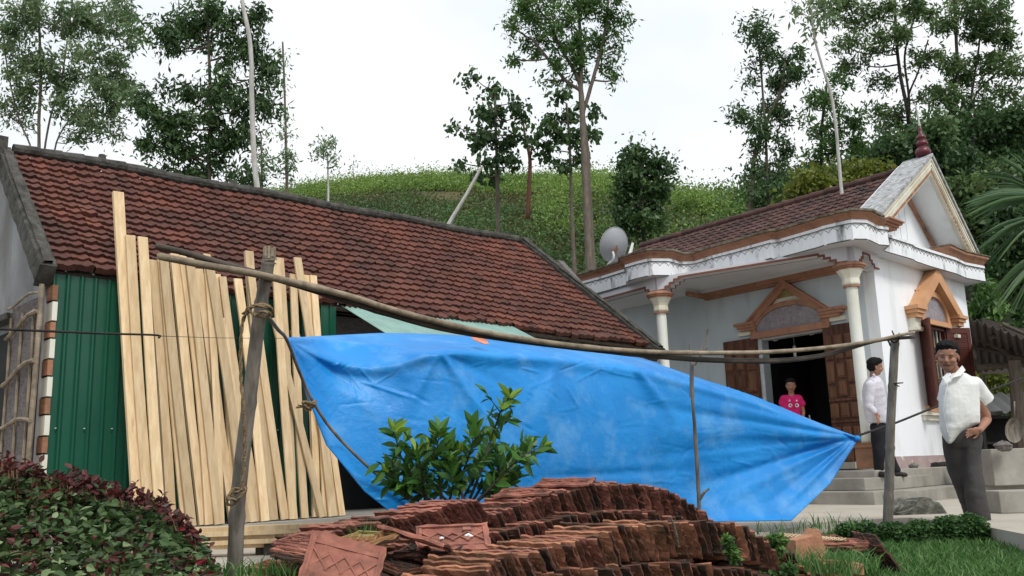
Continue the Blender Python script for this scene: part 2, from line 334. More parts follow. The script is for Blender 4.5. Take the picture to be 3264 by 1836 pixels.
# --- ground sheet -------------------------------------------------------------
def gz(x,y):
    # patio platform edge is cut later; lawn lies a little lower and falls towards the camera
    base=-.10-.08*np.clip((8.5-y)/4,0,1.6)
    far=np.clip((y-18)/6,0,1)
    return base*(1-far)+far*(-.1)
xs=np.concatenate([np.linspace(-400,-22,16),np.linspace(-20,20,161),np.linspace(22,400,16)])
ys=np.concatenate([np.linspace(-60,-3,12),np.linspace(-2.5,26,140),np.linspace(27,500,30)])
X,Y=np.meshgrid(xs,ys); Z=gz(X,Y)+.02*np.sin(X*1.7+np.sin(Y*2.1))*np.cos(Y*1.3)*(Y<14)
m=MB(); m.grid(np.stack([X,Y,Z],-1)); struct(m.build('ground',M['soil'],smooth=True))
# --- patio slab ---------------------------------------------------------------
PZ=.03
e1=[atz(*p,PZ) for p in [(640,1768),(1150,1790),(1960,1722),(2410,1702),(2640,1662),(2900,1650),(3110,1672),(3264,1702)]]
poly=[np.array([-9,6.,PZ])]+[np.array([-2.9,6.6,PZ])]+e1[1:]+[np.array([9,7.6,PZ]),np.array([14,12,PZ]),np.array([14,22,PZ]),np.array([-9,22,PZ])]
m=MB(); m.prism([p-np.array([0,0,.45]) for p in poly],(0,0,.45)); struct(m.build('patio',M['patio']))
PATIO=[p[:2] for p in poly]
def inpatio(x,y):
    c=False; n=len(PATIO)
    for i in range(n):
        x1,y1=PATIO[i]; x2,y2=PATIO[(i+1)%n]
        if (y1>y)!=(y2>y) and x<(x2-x1)*(y-y1)/(y2-y1)+x1: c=not c
    return c
# --- steps up to the porch ----------------------------------------------------
def Zs(x,y): return 2450+x/2.981,1350+y/2.981
st=empty('porch_steps',W(1.5,-2,0),'wide grey concrete steps rising to the porch of the white house','steps')
def step(plan,zt,name,zlow):
    m=MB(); m.prism([W(x,y,zlow) for x,y in plan],(0,0,zt-zlow)); return m.build(name,M['conc'],st,bevel=.012)
step([(6.5,-2.6),(2.3,-2.6),(2.0,-1.72),(-.42,-1.7),(-.75,-.95),(-.7,.2),(-4.5,2.6),(-4.5,6),(6.5,6)],.205,'step',-.1)
step([(6.5,-2.35),(2.2,-2.35),(1.9,-1.42),(-.15,-1.4),(-.42,-.9),(-.36,.37),(.1,.4),(.1,3.9),(6.5,3.9)],.38,'step',.207)
step([(6.5,-2.1),(2.1,-2.1),(1.8,-1.16),(-.2,-1.15),(-.36,-.7),(-.352,3.95),(6.5,3.95)],PF-.02,'landing',.207)
# ================================================================ WHITE HOUSE
H=empty('white_house',W(1.5,1.5,PF),'white house with terracotta trim, porch columns and a dark tiled roof','house')
ZS=3.80           # soffit height
def wp(a,b,z): return W(a,b,z)
def wbox(m,a0,a1,b0,b1,z0,z1,tint=None,mi=0):
    m.prism([W(a0,b0,z0),W(a1,b0,z0),W(a1,b1,z0),W(a0,b1,z0)],(0,0,z1-z0),tint,mi)
DA0,DA1,DZ=1.0,2.22,2.76      # door opening
WB0,WB1,WZ0,WZ1=1.52,2.66,1.40,2.84 # window opening
AEND=6.4
# front wall (plane b=0) with door opening
m=MB()
wbox(m,DA1,AEND,0,.2,.0,4.1); wbox(m,0.2,DA0,0,.2,.0,4.1); wbox(m,DA0,DA1,0,.2,DZ,4.1); wbox(m,DA0,DA1,0,.2,0,PF-.03)
m.build('front_wall',M['blueish'],H)
# side wall (plane a=0) with window opening
m=MB(); z0=.66
wbox(m,0,.2,0,WB0,z0,4.15); wbox(m,0,.2,WB1,3.88,z0,4.15); wbox(m,0,.2,WB0,WB1,z0,WZ0); wbox(m,0,.2,WB0,WB1,3.42,4.15)
m.build('side_wall',M['whiteS'],H)
m=MB(); wbox(m,-.012,.2,-.012,3.89,.0,z0); m.build('plinth',M['pink'],H)
# back and left walls, dark inside
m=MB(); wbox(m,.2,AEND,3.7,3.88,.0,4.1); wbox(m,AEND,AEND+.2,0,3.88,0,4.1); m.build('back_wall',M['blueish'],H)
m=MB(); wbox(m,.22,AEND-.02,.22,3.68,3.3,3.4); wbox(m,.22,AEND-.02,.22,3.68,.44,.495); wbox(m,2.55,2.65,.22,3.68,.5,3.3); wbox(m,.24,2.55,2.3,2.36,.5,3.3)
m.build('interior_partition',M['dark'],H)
m=MB(); wbox(m,.5,.55,.9,3.2,.5,3.3); m.build('inner_panel',M['teal'],H)
# porch ceiling slab + beams
def cap(z): return z
C_R=atz(2706,840,3.55); C_L=atz(2103,932,3.55); ar,br,_=toW(C_R); al,bl,_=toW(C_L)
# cornice outline on plan from the fascia's lower edge
z1=lambda x,y:(1850+x/4.83,650+y/4.83); z2=lambda x,y:(2300+x/4.83,650+y/4.83); z3=lambda x,y:(2750+x/2.898,450+y/2.898)
fp=[z1(340,1355),z1(725,1245),z1(725,1190),z1(900,1140),z1(1080,1100),z1(1370,1100),z1(1450,1122),z1(1520,1145),z1(1780,1140),z1(2060,1055),z1(2415,970),z2(790,830),z2(890,830),z2(1540,655),z2(1600,630),z2(2030,540),z2(2240,545),z2(2415,630),z3(235,965),z3(180,1012),z3(460,1093),z3(480,1110),z3(600,1150),z3(860,1225),z3(950,1265),z3(1130,1297)]
FO=[toW(atz(*p,ZS))[:2] for p in fp]
# plan points; keep the outline monotone along the side
FO=[(FO[0][0]+1.2,FO[0][1]+.02)]+FO
FO[-8]=(FO[-8][0],FO[-8][1])
def outl(off,z,pts=None):
    P=[W(a,b,z) for a,b in (pts or FO)]; n=len(P); out=[]
    for i in range(n):
        t=(P[min(i+1,n-1)]-P[max(i-1,0)]); t=t/np.linalg.norm(t); nn=np.array([t[1],-t[0],0])
        if nn@(-(hu*0+hv))<0 and i<n//2: nn=-nn
        out.append(P[i]+nn*off)
    return out
# outward normal: fascia runs from far left to near right, then away: outward is to the right of travel
def outw(off,z,pts):
    P=[np.array(W(a,b,z)) for a,b in pts]; n=len(P); out=[]
    for i in range(n):
        t1=P[i]-P[i-1] if i>0 else P[1]-P[0]; t2=P[i+1]-P[i] if i<n-1 else t1
        n1=np.array([t1[1],-t1[0],0]); n1/=np.linalg.norm(n1)+1e-9; n2=np.array([t2[1],-t2[0],0]); n2/=np.linalg.norm(n2)+1e-9
        s=n1+n2; L_=np.linalg.norm(s); s=s/L_ if L_>.3 else n1
        out.append(P[i]+s*off*min(1.3,1/max(.5,abs(s@n1))))
    return out
def band(m,pts,prof,close=None,tint=.5):    # prof list (offset,z) swept along outline
    rows=[outw(o,z,pts) for o,z in prof]; G=np.array(rows)   # (k,n,3)
    m.grid(G,tint)
# soffit slab
m=MB(); inner=[W(-.0,4.05,ZS),W(AEND,4.05,ZS)]
sp=[W(a,b,ZS) for a,b in FO]
m.prism(sp+[W(.6,4.3,ZS),W(AEND+.2,4.3,ZS)],(0,0,.1)); m.build('porch_ceiling',M['ceil'],H)
m=MB(); FZ=4.09
band(m,FO,[(.0,ZS-.012),(.012,ZS-.012),(.012,FZ-.05),(.03,FZ-.05),(.03,FZ),(-.12,FZ),(-.12,ZS)])
fas=m.build('fascia',M['stain'],H)
# dark joint lines on the fascia and the scallop relief
m=MB()
def alongpts(pts,z,off,step):
    P=outw(off,z,pts); out=[];acc=0
    Ls=[np.linalg.norm(P[i+1]-P[i]) for i in range(len(P)-1)]; tot=sum(Ls); n=int(tot/step); d=np.linspace(0,tot,n+1); cum=np.concatenate([[0],np.cumsum(Ls)])
    for x in d:
        i=min(len(Ls)-1,int(np.searchsorted(cum,x,side='right')-1)); i=max(i,0); f=(x-cum[i])/(Ls[i]+1e-9); out.append(P[i]+(P[i+1]-P[i])*min(f,1))
    return out
sc=alongpts(FO,FZ-.055,.014,.0165); wdt=.0048
for i in range(len(sc)-1):
    k=i%9
    zz=lambda k:{0:-.075,1:-.05,2:-.036,3:-.03,4:-.012,5:-.012,6:-.03,7:-.036,8:-.05}[k%9]
    a=sc[i]+np.array([0,0,zz(k)]); b=sc[i+1]+np.array([0,0,zz(k+1)])
    m.tube([a,b],wdt/1.6,4,cap=False)
P=alongpts(FO,FZ-.052,.032,.1); m.tube(P,.006,4,cap=False)
P=alongpts(FO,ZS-.004,.014,.1); m.tube(P,.009,4,cap=False)
m.build('scallop_line',M['black'],H)
# terracotta cornice: from left round the corner to the first return on the gable side
CO=FO[:19]
m=MB(); band(m,CO,[(.02,FZ+.004),(.03,FZ+.02),(.025,FZ+.035),(.045,FZ+.06),(.08,FZ+.085),(.11,FZ+.09),(.11,FZ+.105),(-.1,FZ+.105),(-.1,FZ+.004)])
m.build('cornice',M['orange'],H)
m=MB(); band(m,CO,[(.11,FZ+.108),(.14,FZ+.111),(.145,FZ+.14),(-.12,FZ+.142),(-.12,FZ+.108)]); m.build('cornice_cap',M['edge'],H)
m=MB(); a2=FO[19][0]; b2,b3=FO[19][1]-.1,FO[20][1]+.1; print('CO2',a2,b2,b3)
for k,(e,z0_,z1_) in enumerate(((.02,0,.03),(.05,.031,.07),(.10,.071,.10),(.13,.101,.125))): wbox(m,a2-e,a2+.3,b2,b3+e*.6,FZ+z0_+.002,FZ+z1_)
m.build('cornice_return',M['orange'],H)
CO3=[(FO[-3][0]+.25,FO[-3][1]-.32),(FO[-3][0],FO[-3][1]-.28),(FO[-2][0],FO[-2][1]-.1),FO[-1],(FO[-1][0]+.6,FO[-1][1]+.1)]
m=MB(); band(m,CO3,[(.0,FZ+.002),(.03,FZ+.04),(.05,FZ+.08),(.10,FZ+.12),(.10,FZ+.16),(-.12,FZ+.16),(-.12,FZ)]); m.build('cornice_return',M['orange'],H)
m=MB(); band(m,CO3,[(.10,FZ+.163),(.12,FZ+.165),(.12,FZ+.185),(-.12,FZ+.187)]); m.build('cornice_cap',M['edge'],H)
# slab behind the cornice (carries the parapet gutter)
m=MB(); m.prism([W(a,b,ZS+.1) for a,b in FO]+[W(.6,4.3,ZS+.1),W(AEND+.2,4.3,ZS+.1)],(0,0,.15)); m.build('roof_slab',M['stainheavy'],H)
# --- gable --------------------------------------------------------------------
ga=-.30
ap=WS(2979,498,ga); gl=WS(2795,687,ga); gr=WS(3122,815,ga)
bc=(gl[1]+gr[1])/2; bc=.5*bc+.5*ap[1]; zap=ap[2]; 
print('gable',ap,gl,gr,bc)
zf=FZ+.05
bl0=gl[1]-.12; br0=gr[1]+.05; bc=(bl0*1.0+br0)/2*.35+ap[1]*.65
def G(a,b,z): return W(a,b,z)
def lerp(p,q,t): return (p[0]+(q[0]-p[0])*t,p[1]+(q[1]-p[1])*t)
Ao=(bc,zap); Lo=(bl0,zf+.12); Ro=(br0,zf+.05)
th=.36
def inset(t):
    # shrink triangle by t measured perpendicular to the rakes
    def sh(p,q,t):
        dx,dz=q[0]-p[0],q[1]-p[1]; l=math.hypot(dx,dz); return (-dz/l*t,dx/l*t)
    nL=sh(Lo,Ao,t); nR=sh(Ao,Ro,t)
    nL=(abs(nL[0]),-abs(nL[1])); nR=(-abs(nR[0]),-abs(nR[1]))
    def isect(p1,p2,p3,p4):
        x1,y1=p1;x2,y2=p2;x3,y3=p3;x4,y4=p4; d=(x1-x2)*(y3-y4)-(y1-y2)*(x3-x4)
        a=x1*y2-y1*x2;b=x3*y4-y3*x4; return ((a*(x3-x4)-(x1-x2)*b)/d,(a*(y3-y4)-(y1-y2)*b)/d)
    l1=(Lo[0]+nL[0],Lo[1]+nL[1]);l2=(Ao[0]+nL[0],Ao[1]+nL[1]);r1=(Ao[0]+nR[0],Ao[1]+nR[1]);r2=(Ro[0]+nR[0],Ro[1]+nR[1])
    A=isect(l1,l2,r1,r2); Lb=isect(l1,l2,(0,Lo[1]),(1,Lo[1])); Rb=isect(r1,r2,(0,Ro[1]),(1,Ro[1])); return Lb,A,Rb
def rake(m,t0,t1,a0,a1,tint=.5):
    o=inset(t0);i=inset(t1)
    for k in (0,1): m.prism([G(a0,*o[k]),G(a0,*o[k+1]),G(a0,*i[k+1]),G(a0,*i[k])],hu*(a1-a0),tint)
m=MB(); rake(m,0,.045,ga-.05,ga+.5); m.build('gable_verge',M['stainheavy'],H)
m=MB(); rake(m,.05,.295,ga+.085,ga+.60); m.build('gable_soffit',M['whiteS'],H)
m=MB(); rake(m,.045,.30,ga+.01,ga+.08); rake(m,.13,.17,ga-.012,ga+.01); m.build('gable_rake',M['cream'],H)
m=MB(); rake(m,.06,.10,ga-.02,ga+.008); rake(m,.20,.215,ga-.008,ga+.008); m.build('rake_moulding',M['cream'],H)
m=MB()
i1=inset(.245);i2=inset(.285)
for k in (0,1):
    n=22
    for j in range(n):
        f0,f1=j/n+.004,(j+1)/n-.004
        p=[lerp(i1[k],i1[k+1],f0),lerp(i1[k],i1[k+1],f1),lerp(i2[k],i2[k+1],f1),lerp(i2[k],i2[k+1],f0)]
        m.prism([G(ga+.003,*q) for q in p],hu*.008)
m.build('brick_inlay',M['brick'],H)
gi=inset(.30); m=MB(); gw=ga+.55
m.prism([G(gw,gi[0][0],zf-.1),G(gw,gi[1][0],gi[1][1]),G(gw,gi[2][0],zf-.1)],hu*.12)
m.build('gable_wall',M['whiteS'],H)
m=MB()
for k in range(7):   # vertical board joints
    b=gi[0][0]+.35+k*.27
    f=(b-gi[0][0])/(gi[1][0]-gi[0][0]); zt=gi[0][1]+(gi[1][1]-gi[0][1])*f if f<1 else gi[1][1]-(gi[1][1]-gi[2][1])*(b-gi[1][0])/(gi[2][0]-gi[1][0])
    m.prism([G(gw-.003,b,zf),G(gw-.003,b+.008,zf),G(gw-.003,b+.008,zt-.15),G(gw-.003,b,zt-.15)],hu*.004)
m.build('board_joint',M['grey'],H)
m=MB(); i3=inset(.42)
m.prism([G(gw-.07,gi[1][0]+.1,gi[1][1]-.36),G(gw-.07,gi[2][0],gi[2][1]),G(gw-.07,i3[2][0],i3[2][1]),G(gw-.07,i3[1][0]+.0,i3[1][1]-.0)],hu*.068); m.build('gable_trim',M['orange'],H)
# finial
fb=G(ga+.12,bc,zap-.02)
fin=MB(); fin.lathe(fb,[(.07,0),(.125,.03),(.135,.09),(.10,.16),(.05,.185),(.095,.21),(.105,.25),(.07,.30),(.04,.31),(.075,.335),(.08,.37),(.05,.41),(.03,.43),(.035,.50),(.022,.56),(.0,.6)],18)
fo=fin.build('roof_finial',M['maroon'],H,smooth=True)
m=MB(); m.tube([fb+np.array([0,0,.58]),fb+np.array([-.01,0,.85]),fb+np.array([-.04,.0,1.08])],[.02,.012,.004],6); m.build('spike',M['barkpale'],fo)
# --- tiled roof (front slope seen above the cornice) ---------------------------
def tiles(m,O,ex,ey,nx,ny,tw,tl,amp=.018,lift=.02,seg=6,jit=.012):
    """rows of interlocking tiles. O lower-left corner; ex unit along row; ey unit up the slope; ny rows."""
    ez=np.cross(ex,ey); ez/=np.linalg.norm(ez); ez=ez if ez[2]>0 else -ez
    for r in range(ny):
        for c in range(nx):
            off=(.5*tw if r%2 else 0)*0
            u0=c*tw+off; j=(rng.random(3)-.5)*jit
            rows=[]
            for (q,h) in ((-.02,-.012),(-.02,lift),(.35*tl,lift*.8),(tl*1.08,-.004)):
                row=[]
                for s in range(seg+1):
                    f=s/seg; prof=amp*(math.exp(-((f-.22)/.10)**2)*1.0+math.exp(-((f-.86)/.12)**2)*1.25) if h>-.012 else 0
                    if q>tl: prof*=.9
                    dip=-.05*tl*math.exp(-((f-.55)/.22)**2) if q<0 else 0
                    row.append(O+ex*(u0+f*tw*1.0+j[0]*.5)+ey*(r*tl+q*1.0+dip+j[1])+ez*(h+prof+j[2]*.4+.0015*(c%2)))
                rows.append(row)
            m.grid(np.array(rows),rng.random())
# ridge line on plan b=bc, from gable to the left verge
rl=WF(2036,783,b=bc); rr=(ga+.6,bc,WF(2868,555,b=bc)[2]); zr=(rl[2]+rr[2])/2; print('ridge',rl,rr,zap)
aL=rl[0]; 
slope_vec=(W(0,-.25,FZ+.02)-W(0,bc,zr)); SL=np.linalg.norm(slope_vec); ey=-slope_vec/SL
m=MB(); tw=.2; tl=.2; nx=int((aL-ga-.45)/tw)+1; ny=int(SL/tl)
O=W(aL,-.25,FZ+.02)
tiles(m,O,-hu,ey,nx,ny,tw,tl,seg=6)
m.build('roof_tiles',M['roof2'],H)
m=MB(); m.prism([W(ga+.3,bc,zr-.03),W(aL-.05,bc,zr-.03),W(aL-.05,4.3,ZS+.2),W(ga+.3,4.3,ZS+.2)],(0,0,-.05)); m.prism([W(ga+.3,bc,zr-.05),W(aL-.05,bc,zr-.05),W(aL-.05,-.25,FZ-.03),W(ga+.3,-.25,FZ-.03)],(0,0,-.05)); m.build('roof_back',M['roof2'],H)
m=MB()
for i in range(int((aL-ga)/.33)):
    a=ga+.45+i*.33
    if a<aL-.1: m.tube([W(a,bc,zr+.0),W(a+.34,bc,zr+.012)],[.075,.085],10,cap=True)
m.build('roof_ridge',M['roof2'],H)
# left gable end wall of the roof and small white posts at the verge
m=MB(); m.prism([W(aL-.12,-.1,ZS+.2),W(aL-.12,bc,zr-.08),W(aL-.12,4.2,ZS+.2)],hu*.08); m.build('end_gable',M['stainheavy'],H)
m=MB(); m.tube([W(aL+.02,bc-.35,zr-.25),W(aL-.05,bc-.28,zr+.05)],[.05,.03],6); m.build('verge_stub',M['plastic'],H)
m=MB(); m.tube([W(aL+.3,-.2,4.15),W(aL+.3,-.2,4.5)],.05,6); m.build('parapet_stub',M['plastic'],H)
# --- columns ------------------------------------------------------------------
def column(a,b,ztop,name='porch_column'):
    base=W(a,b,0)
    m=MB(); m.lathe(base,[(.095,.86),(.095,.9),(.088,1.0),(.086,3.18),(.088,3.2)],24); c=m.build(name,M['colm'],H,smooth=True)
    m=MB(); z=ztop
    m.lathe(base,[(.10,z-.35),(.125,z-.33),(.13,z-.31),(.125,z-.24),(.14,z-.2),(.185,z-.125),(.2,z-.11)],8,ph=PI/8); m.build('capital',M['cream'],c)
    m=MB(); m.lathe(base,[(.17,z-.11),(.205,z-.108),(.20,z-.085),(.225,z-.082),(.22,z-.06),(.245,z-.055),(.245,z-.03),(.19,z)],8,ph=PI/8)
    m.build('capital_band',M['orange'],c)
    m=MB(); m.lathe(base,[(.09,z-.372),(.125,z-.37),(.125,z-.352),(.1,z-.35)],8,ph=PI/8); m.build('neck_ring',M['orange'],c)
    m=MB(); wb=lambda r,z0,z1_: m.prism([W(a-r,b-r,z0),W(a+r,b-r,z0),W(a+r,b+r,z0),W(a-r,b+r,z0)],(0,0,z1_-z0))
    wb(.15,PF+.0,.80); wb(.17,.80,.84); wb(.145,.84,.87); m.build('pedestal',M['pedestal'],c)
column(ar,br,3.55); column(al,bl,3.55)
# beams between columns with stepped brackets
def beam(p0,p1,z0,z1_,w_,left=True,right=True,st_=.05,ns=4,zb=3.55,stepw=.085):
    # side profile polygon in the vertical plane p0-p1
    p0=np.array(p0,float);p1=np.array(p1,float);L_=np.linalg.norm(p1-p0);t=(p1-p0)/L_;n=np.array([t[1],-t[0],0])
    pr=[(0,z1_),(0,zb)]
    x=.16
    if left:
        for k in range(ns): pr+=[(x,zb+k*st_),(x,zb+(k+1)*st_)]; x+=stepw
    else: pr+=[(0,z0)]
    x2=L_-.16; tail=[]
    if right:
        for k in range(ns): tail+=[(x2,zb+k*st_),(x2,zb+(k+1)*st_)]; x2-=stepw
        pr+=tail[::-1]+[(L_,zb),(L_,z1_)]
    else: pr+=[(L_,z0),(L_,z1_)]
    # clean: ensure order
    base=lambda q:p0*np.array([1,1,0])+t*q[0]+np.array([0,0,q[1]])-n*w_/2
    m=MB()
    # split into vertical slabs so that the polygon stays simple
    xs_=sorted(set([q[0] for q in pr]))
    def low(xm):
        z=z0
        if left:
            for k in range(ns):
                if xm<.16+stepw*k+1e-6: z=min(z,zb+k*st_); break
        if right:
            for k in range(ns):
                if xm>L_-.16-stepw*k-1e-6: z=min(z,zb+k*st_); break
        return z
    edges=[]
    for i in range(len(xs_)-1):
        xm=(xs_[i]+xs_[i+1])/2; zl=low(xm); edges.append((xs_[i],xs_[i+1],zl))
        m.prism([base((xs_[i],zl)),base((xs_[i+1],zl)),base((xs_[i+1],z1_)),base((xs_[i],z1_))],n*w_)
    o=m.build('porch_beam',M['ceil'],H)
    m=MB(); r_=.014
    for sgn in (0,1):
        off=n*(w_*sgn)+n*(.004 if sgn else -.004)-n*(.0)
        pz=None
        for (xa,xb,zl) in edges:
            A=base((xa,zl+.012))+off;B=base((xb,zl+.012))+off
            m.box((A+B)/2,t*((xb-xa)/2+.01),n*.006,(0,0,.017))
            if pz is not None and abs(pz-zl)>1e-4:
                C=base((xa,(pz+zl)/2+.012))+off; m.box(C,t*.015,n*.0065,(0,0,abs(pz-zl)/2+.01))
            pz=zl
    m.build('beam_edge_line',M['brownline'],o)
z_b=3.73
beam(W(al,bl,0),W(ar,br,0),z_b,ZS+.0,.2)
beam(W(ar,br,0),W(0.02,-.0,0),z_b,ZS+.0,.2,right=True,ns=3,stepw=.07)
beam(W(al+1.9,bl+.15,0),W(al,bl,0),3.66,ZS,.2,left=False,right=True,ns=2)
# ceiling frame strip by the door wall
s0=WF(2233,938,b=-.1);s1=WF(2656,862,b=-.1)
m=MB(); wbox(m,.25,3.35,-.14,-.0,3.66,3.74); wbox(m,.25,3.35,-.10,-.0,3.62,3.66); wbox(m,3.35,3.42,-.6,-.02,3.66,3.74); m.build('ceiling_moulding',M['orange'],H)
m=MB(); wbox(m,.22,3.45,-.2,-.0,3.742,ZS); m.build('ceiling_step',M['ceil'],H)
# --- door pediment ------------------------------------------------------------
def Fp(a,z,b=-.0): return W(a,b,z)
ac=1.62
def archpts(a0,a1,zb,zt,n=18,p=1.0):
    return [((a0+a1)/2+(a1-a0)/2*math.cos(PI*i/n),zb+(zt-zb)*abs(math.sin(PI*i/n))**p) for i in range(n+1)]
m=MB()   # cream field
fld=[(.80,2.88),(.80,3.10),(ac,3.60),(2.46,3.10),(2.46,2.88)]
m.prism([Fp(a,z,-.03) for a,z in fld],hv*.03); wbox(m,.56,.86,-.055,0,2.85,2.918); wbox(m,2.40,2.68,-.055,0,2.85,2.918)
ped=m.build('door_pediment',M['cream'],H)
m=MB()   # orange gable band with feet
ol=[(2.66,3.06),(2.42,3.2),(ac+.02,3.69),(.86,3.2),(.60,3.06)]
o_=[(2.46,3.07),(ac,3.69),(.80,3.07)]; i_=[(2.36,2.98),(ac,3.54),(.90,2.98)]
m.ring([Fp(*p,-.11) for p in o_],[Fp(*p,-.11) for p in i_],hv*.11)
for (a0,a1,sg) in((2.28,2.70,1),(.52,.98,-1)):
    for k,(z0_,z1_,e) in enumerate(((3.02,3.07,.0),(2.97,3.02,.05),(2.92,2.97,.11))):
        aa0,aa1=(a0,a1-e) if sg>0 else (a0+e,a1); wbox(m,aa0,aa1,-.16+.02*k,0,z0_,z1_-.002)
for s_,(p,q) in enumerate(((o_[0],o_[1]),(o_[1],o_[2]))):   # raised outer fillet
    m.prism([Fp(*p,-.15),Fp(*q,-.15),Fp(q[0],q[1]-.045,-.15),Fp(p[0],p[1]-.045,-.15)],hv*.04)
m.build('pediment_band',M['orange'],ped)
m=MB(); oa=archpts(.84,2.40,2.87,3.33); ia=archpts(.95,2.29,2.87,3.25)
m.ring([Fp(*p,-.08) for p in oa],[Fp(*p,-.08) for p in ia],hv*.078)
wbox(m,.84,2.40,-.085,0,2.76,2.87); m.build('door_arch',M['orange'],ped)
m=MB(); m.prism([Fp(*p,-.036) for p in archpts(.95,2.29,2.87,3.25)],hv*.03); m.build('fanlight_panel',M['pebble'],ped)
m=MB(); orn=[(1.28,3.385),(1.62,3.53),(1.96,3.385),(1.62,3.40)]
m.prism([Fp(a,z,-.05) for a,z in orn],hv*.025)
for k in range(26):
    a=ac+rng.uniform(-.26,.26); z=3.40+rng.uniform(0,.12)*(1-abs(a-ac)/.3); m.tube([Fp(a,z,-.055),Fp(a+rng.uniform(-.04,.04),z+rng.uniform(-.02,.03),-.062)],.011,5)
m.build('pediment_ornament',M['ochre'],ped)
# --- door leaves and frame ----------------------------------------------------
m=MB(); wbox(m,DA1-.0,DA1+.07,-.02,.21,PF,DZ); wbox(m,DA0-.05,DA0,-.02,.21,PF,DZ); wbox(m,DA0,DA1,.02,.2,DZ-.03,DZ-.001); m.build('door_frame',M['galv'],H)
def leaf(a0,a1,b,ncol,name='door'):
    z0_,z1_=PF+.03,2.79
    m=MB(); wbox(m,a0,a1,b-.04,b,z0_,z1_); d=m.build(name,M['door'],H)
    wd=(a1-a0)/ncol; m=MB()
    for c in range(ncol):
        x0=a0+c*wd+.03; x1=a0+(c+1)*wd-.02
        zz=[(.62,1.15),(1.30,1.52),(1.64,1.88) if c%2 else (1.60,1.80),(1.93,2.16) if c%2 else (1.85,2.2),(2.24,2.62)]
        for (p,q) in zz:
            wbox(m,x0,x1,b-.058,b-.04,p,q)
            wbox(m,x0+.02,x1-.02,b-.07,b-.058,p+.03,q-.03)
    m.build('door_panel',M['doorlt'],d)
    for (z) in (1.22,1.56): m=MB(); wbox(m,a0+.01,a1-.01,b-.062,b-.04,z,z+.035); m.build('rail',M['door'],d)
leaf(2.30,3.02,-.03,3); leaf(.42,.98,-.03,3)
m=MB(); wbox(m,.42,1.1,-.5,-.05,PF+.001,PF+.10); m.build('threshold',M['conc'],H)
# --- window with pediment, shutters, bars -------------------------------------
bcw=(WB0+WB1)/2
def Sp(b,z,a=0.): return W(a,b,z)
def sbox(m,b0,b1,a0,a1,z0_,z1_): wbox(m,a0,a1,b0,b1,z0_,z1_)
m=MB(); o_=[(WB0-.62,3.04),(bcw,4.02-.26),(WB1+.62,3.04)]
m.prism([Sp(*p,-.05) for p in [(WB0-.25,2.84),(WB0-.3,3.15),(bcw,3.74),(WB1+.3,3.15),(WB1+.25,2.84)]],hu*.05)
wp_=m.build('window_pediment',M['cream'],H)
m=MB(); o_=[(WB0-.44,3.04),(bcw,3.83),(WB1+.44,3.04)]; i_=[(WB0-.22,3.0),(bcw,3.58),(WB1+.22,3.0)]
m.ring([Sp(*p,-.22) for p in o_],[Sp(*p,-.22) for p in i_],hu*.21)
for sg,b in((-1,WB0-.32),(1,WB1+.32)):
    for k,(z0_,z1_,e) in enumerate(((3.02,3.08,.22),(2.96,3.018,.18),(2.89,2.958,.14))):
        sbox(m,b-e+.02,b+e-.02,-.24+.03*k,-.0,z0_,z1_)
m.build('pediment_band',M['orangelt'],wp_)
m=MB()
for b in (WB0-.3,WB1+.3):
    m=MB(); sbox(m,b-.12,b+.12,-.12,0,2.74,2.888); sbox(m,b-.16,b+.16,-.16,0,2.68,2.738); m.build('pediment_corbel',M['cream'],wp_)
m=MB(); oa=archpts(WB0-.04,WB1+.04,2.90,3.44,p=.8); ia=archpts(WB0+.07,WB1-.07,2.92,3.34,p=.8)
m.ring([Sp(*p,-.10) for p in oa],[Sp(*p,-.10) for p in ia],hu*.09); sbox(m,WB0-.06,WB1+.06,-.105,.19,2.84,2.92); m.build('window_arch',M['orangelt'],wp_)
m=MB(); m.prism([Sp(*p,-.058) for p in archpts(WB0+.04,WB1-.04,2.9,3.36,p=.8)],hu*.006); m.build('fanlight_panel',M['pebble'],wp_)
m=MB()
for k in range(7):
    t=PI*(.2+.6*k/6); c=(bcw+.56*math.cos(t),2.95+.53*math.sin(t)**.8); r0=1.0
    d=np.array([math.cos(t)*.5,math.sin(t)]); d/=np.linalg.norm(d); n=np.array([-d[1],d[0]])
    q=[(c[0]+n[0]*.03,c[1]+n[1]*.03),(c[0]-n[0]*.03,c[1]-n[1]*.03),(c[0]-n[0]*.035+d[0]*.15,c[1]-n[1]*.035+d[1]*.15),(c[0]+n[0]*.035+d[0]*.15,c[1]+n[1]*.035+d[1]*.15)]
    m.prism([Sp(*p,-.075) for p in q],hu*.027)
m.build('voussoir',M['orangelt'],wp_)
m=MB(); sbox(m,WB0-.35,WB1+.35,-.10,0,1.30,1.36); sbox(m,WB0-.32,WB1+.32,-.055,0,1.22,1.297); m.build('window_sill',M['cream'],H)
m=MB(); sbox(m,WB0-.12,WB1+.12,-.06,.0,1.362,1.46); sbox(m,WB0-.12,WB1+.12,-.11,.0,1.355,1.372); m.build('window_base',M['orangelt'],H)
m=MB(); sbox(m,WB0-.0,WB0+.05,.0,.14,WZ0,WZ1); sbox(m,WB1-.05,WB1,.0,.14,WZ0,WZ1); sbox(m,WB0,WB1,.0,.14,WZ0,WZ0+.05); sbox(m,WB0,WB1,.0,.14,WZ1-.05,WZ1); wf=m.build('window_frame',M['shut'],H)
for k in range(7):
    m=MB(); b=WB0+.12+k*(WB1-WB0-.24)/6; m.tube([Sp(b,WZ0,.06),Sp(b,WZ1,.06)],.014,6); m.build('window_bar',M['barkpale'] if k%2 else M['bamboolight'],wf)
for z in (1.95,2.25,1.6):
    m=MB(); m.tube([Sp(WB0,z,.05),Sp(WB1,z,.05)],.011,6); m.build('cross_bar',M['bamboolight'],wf)
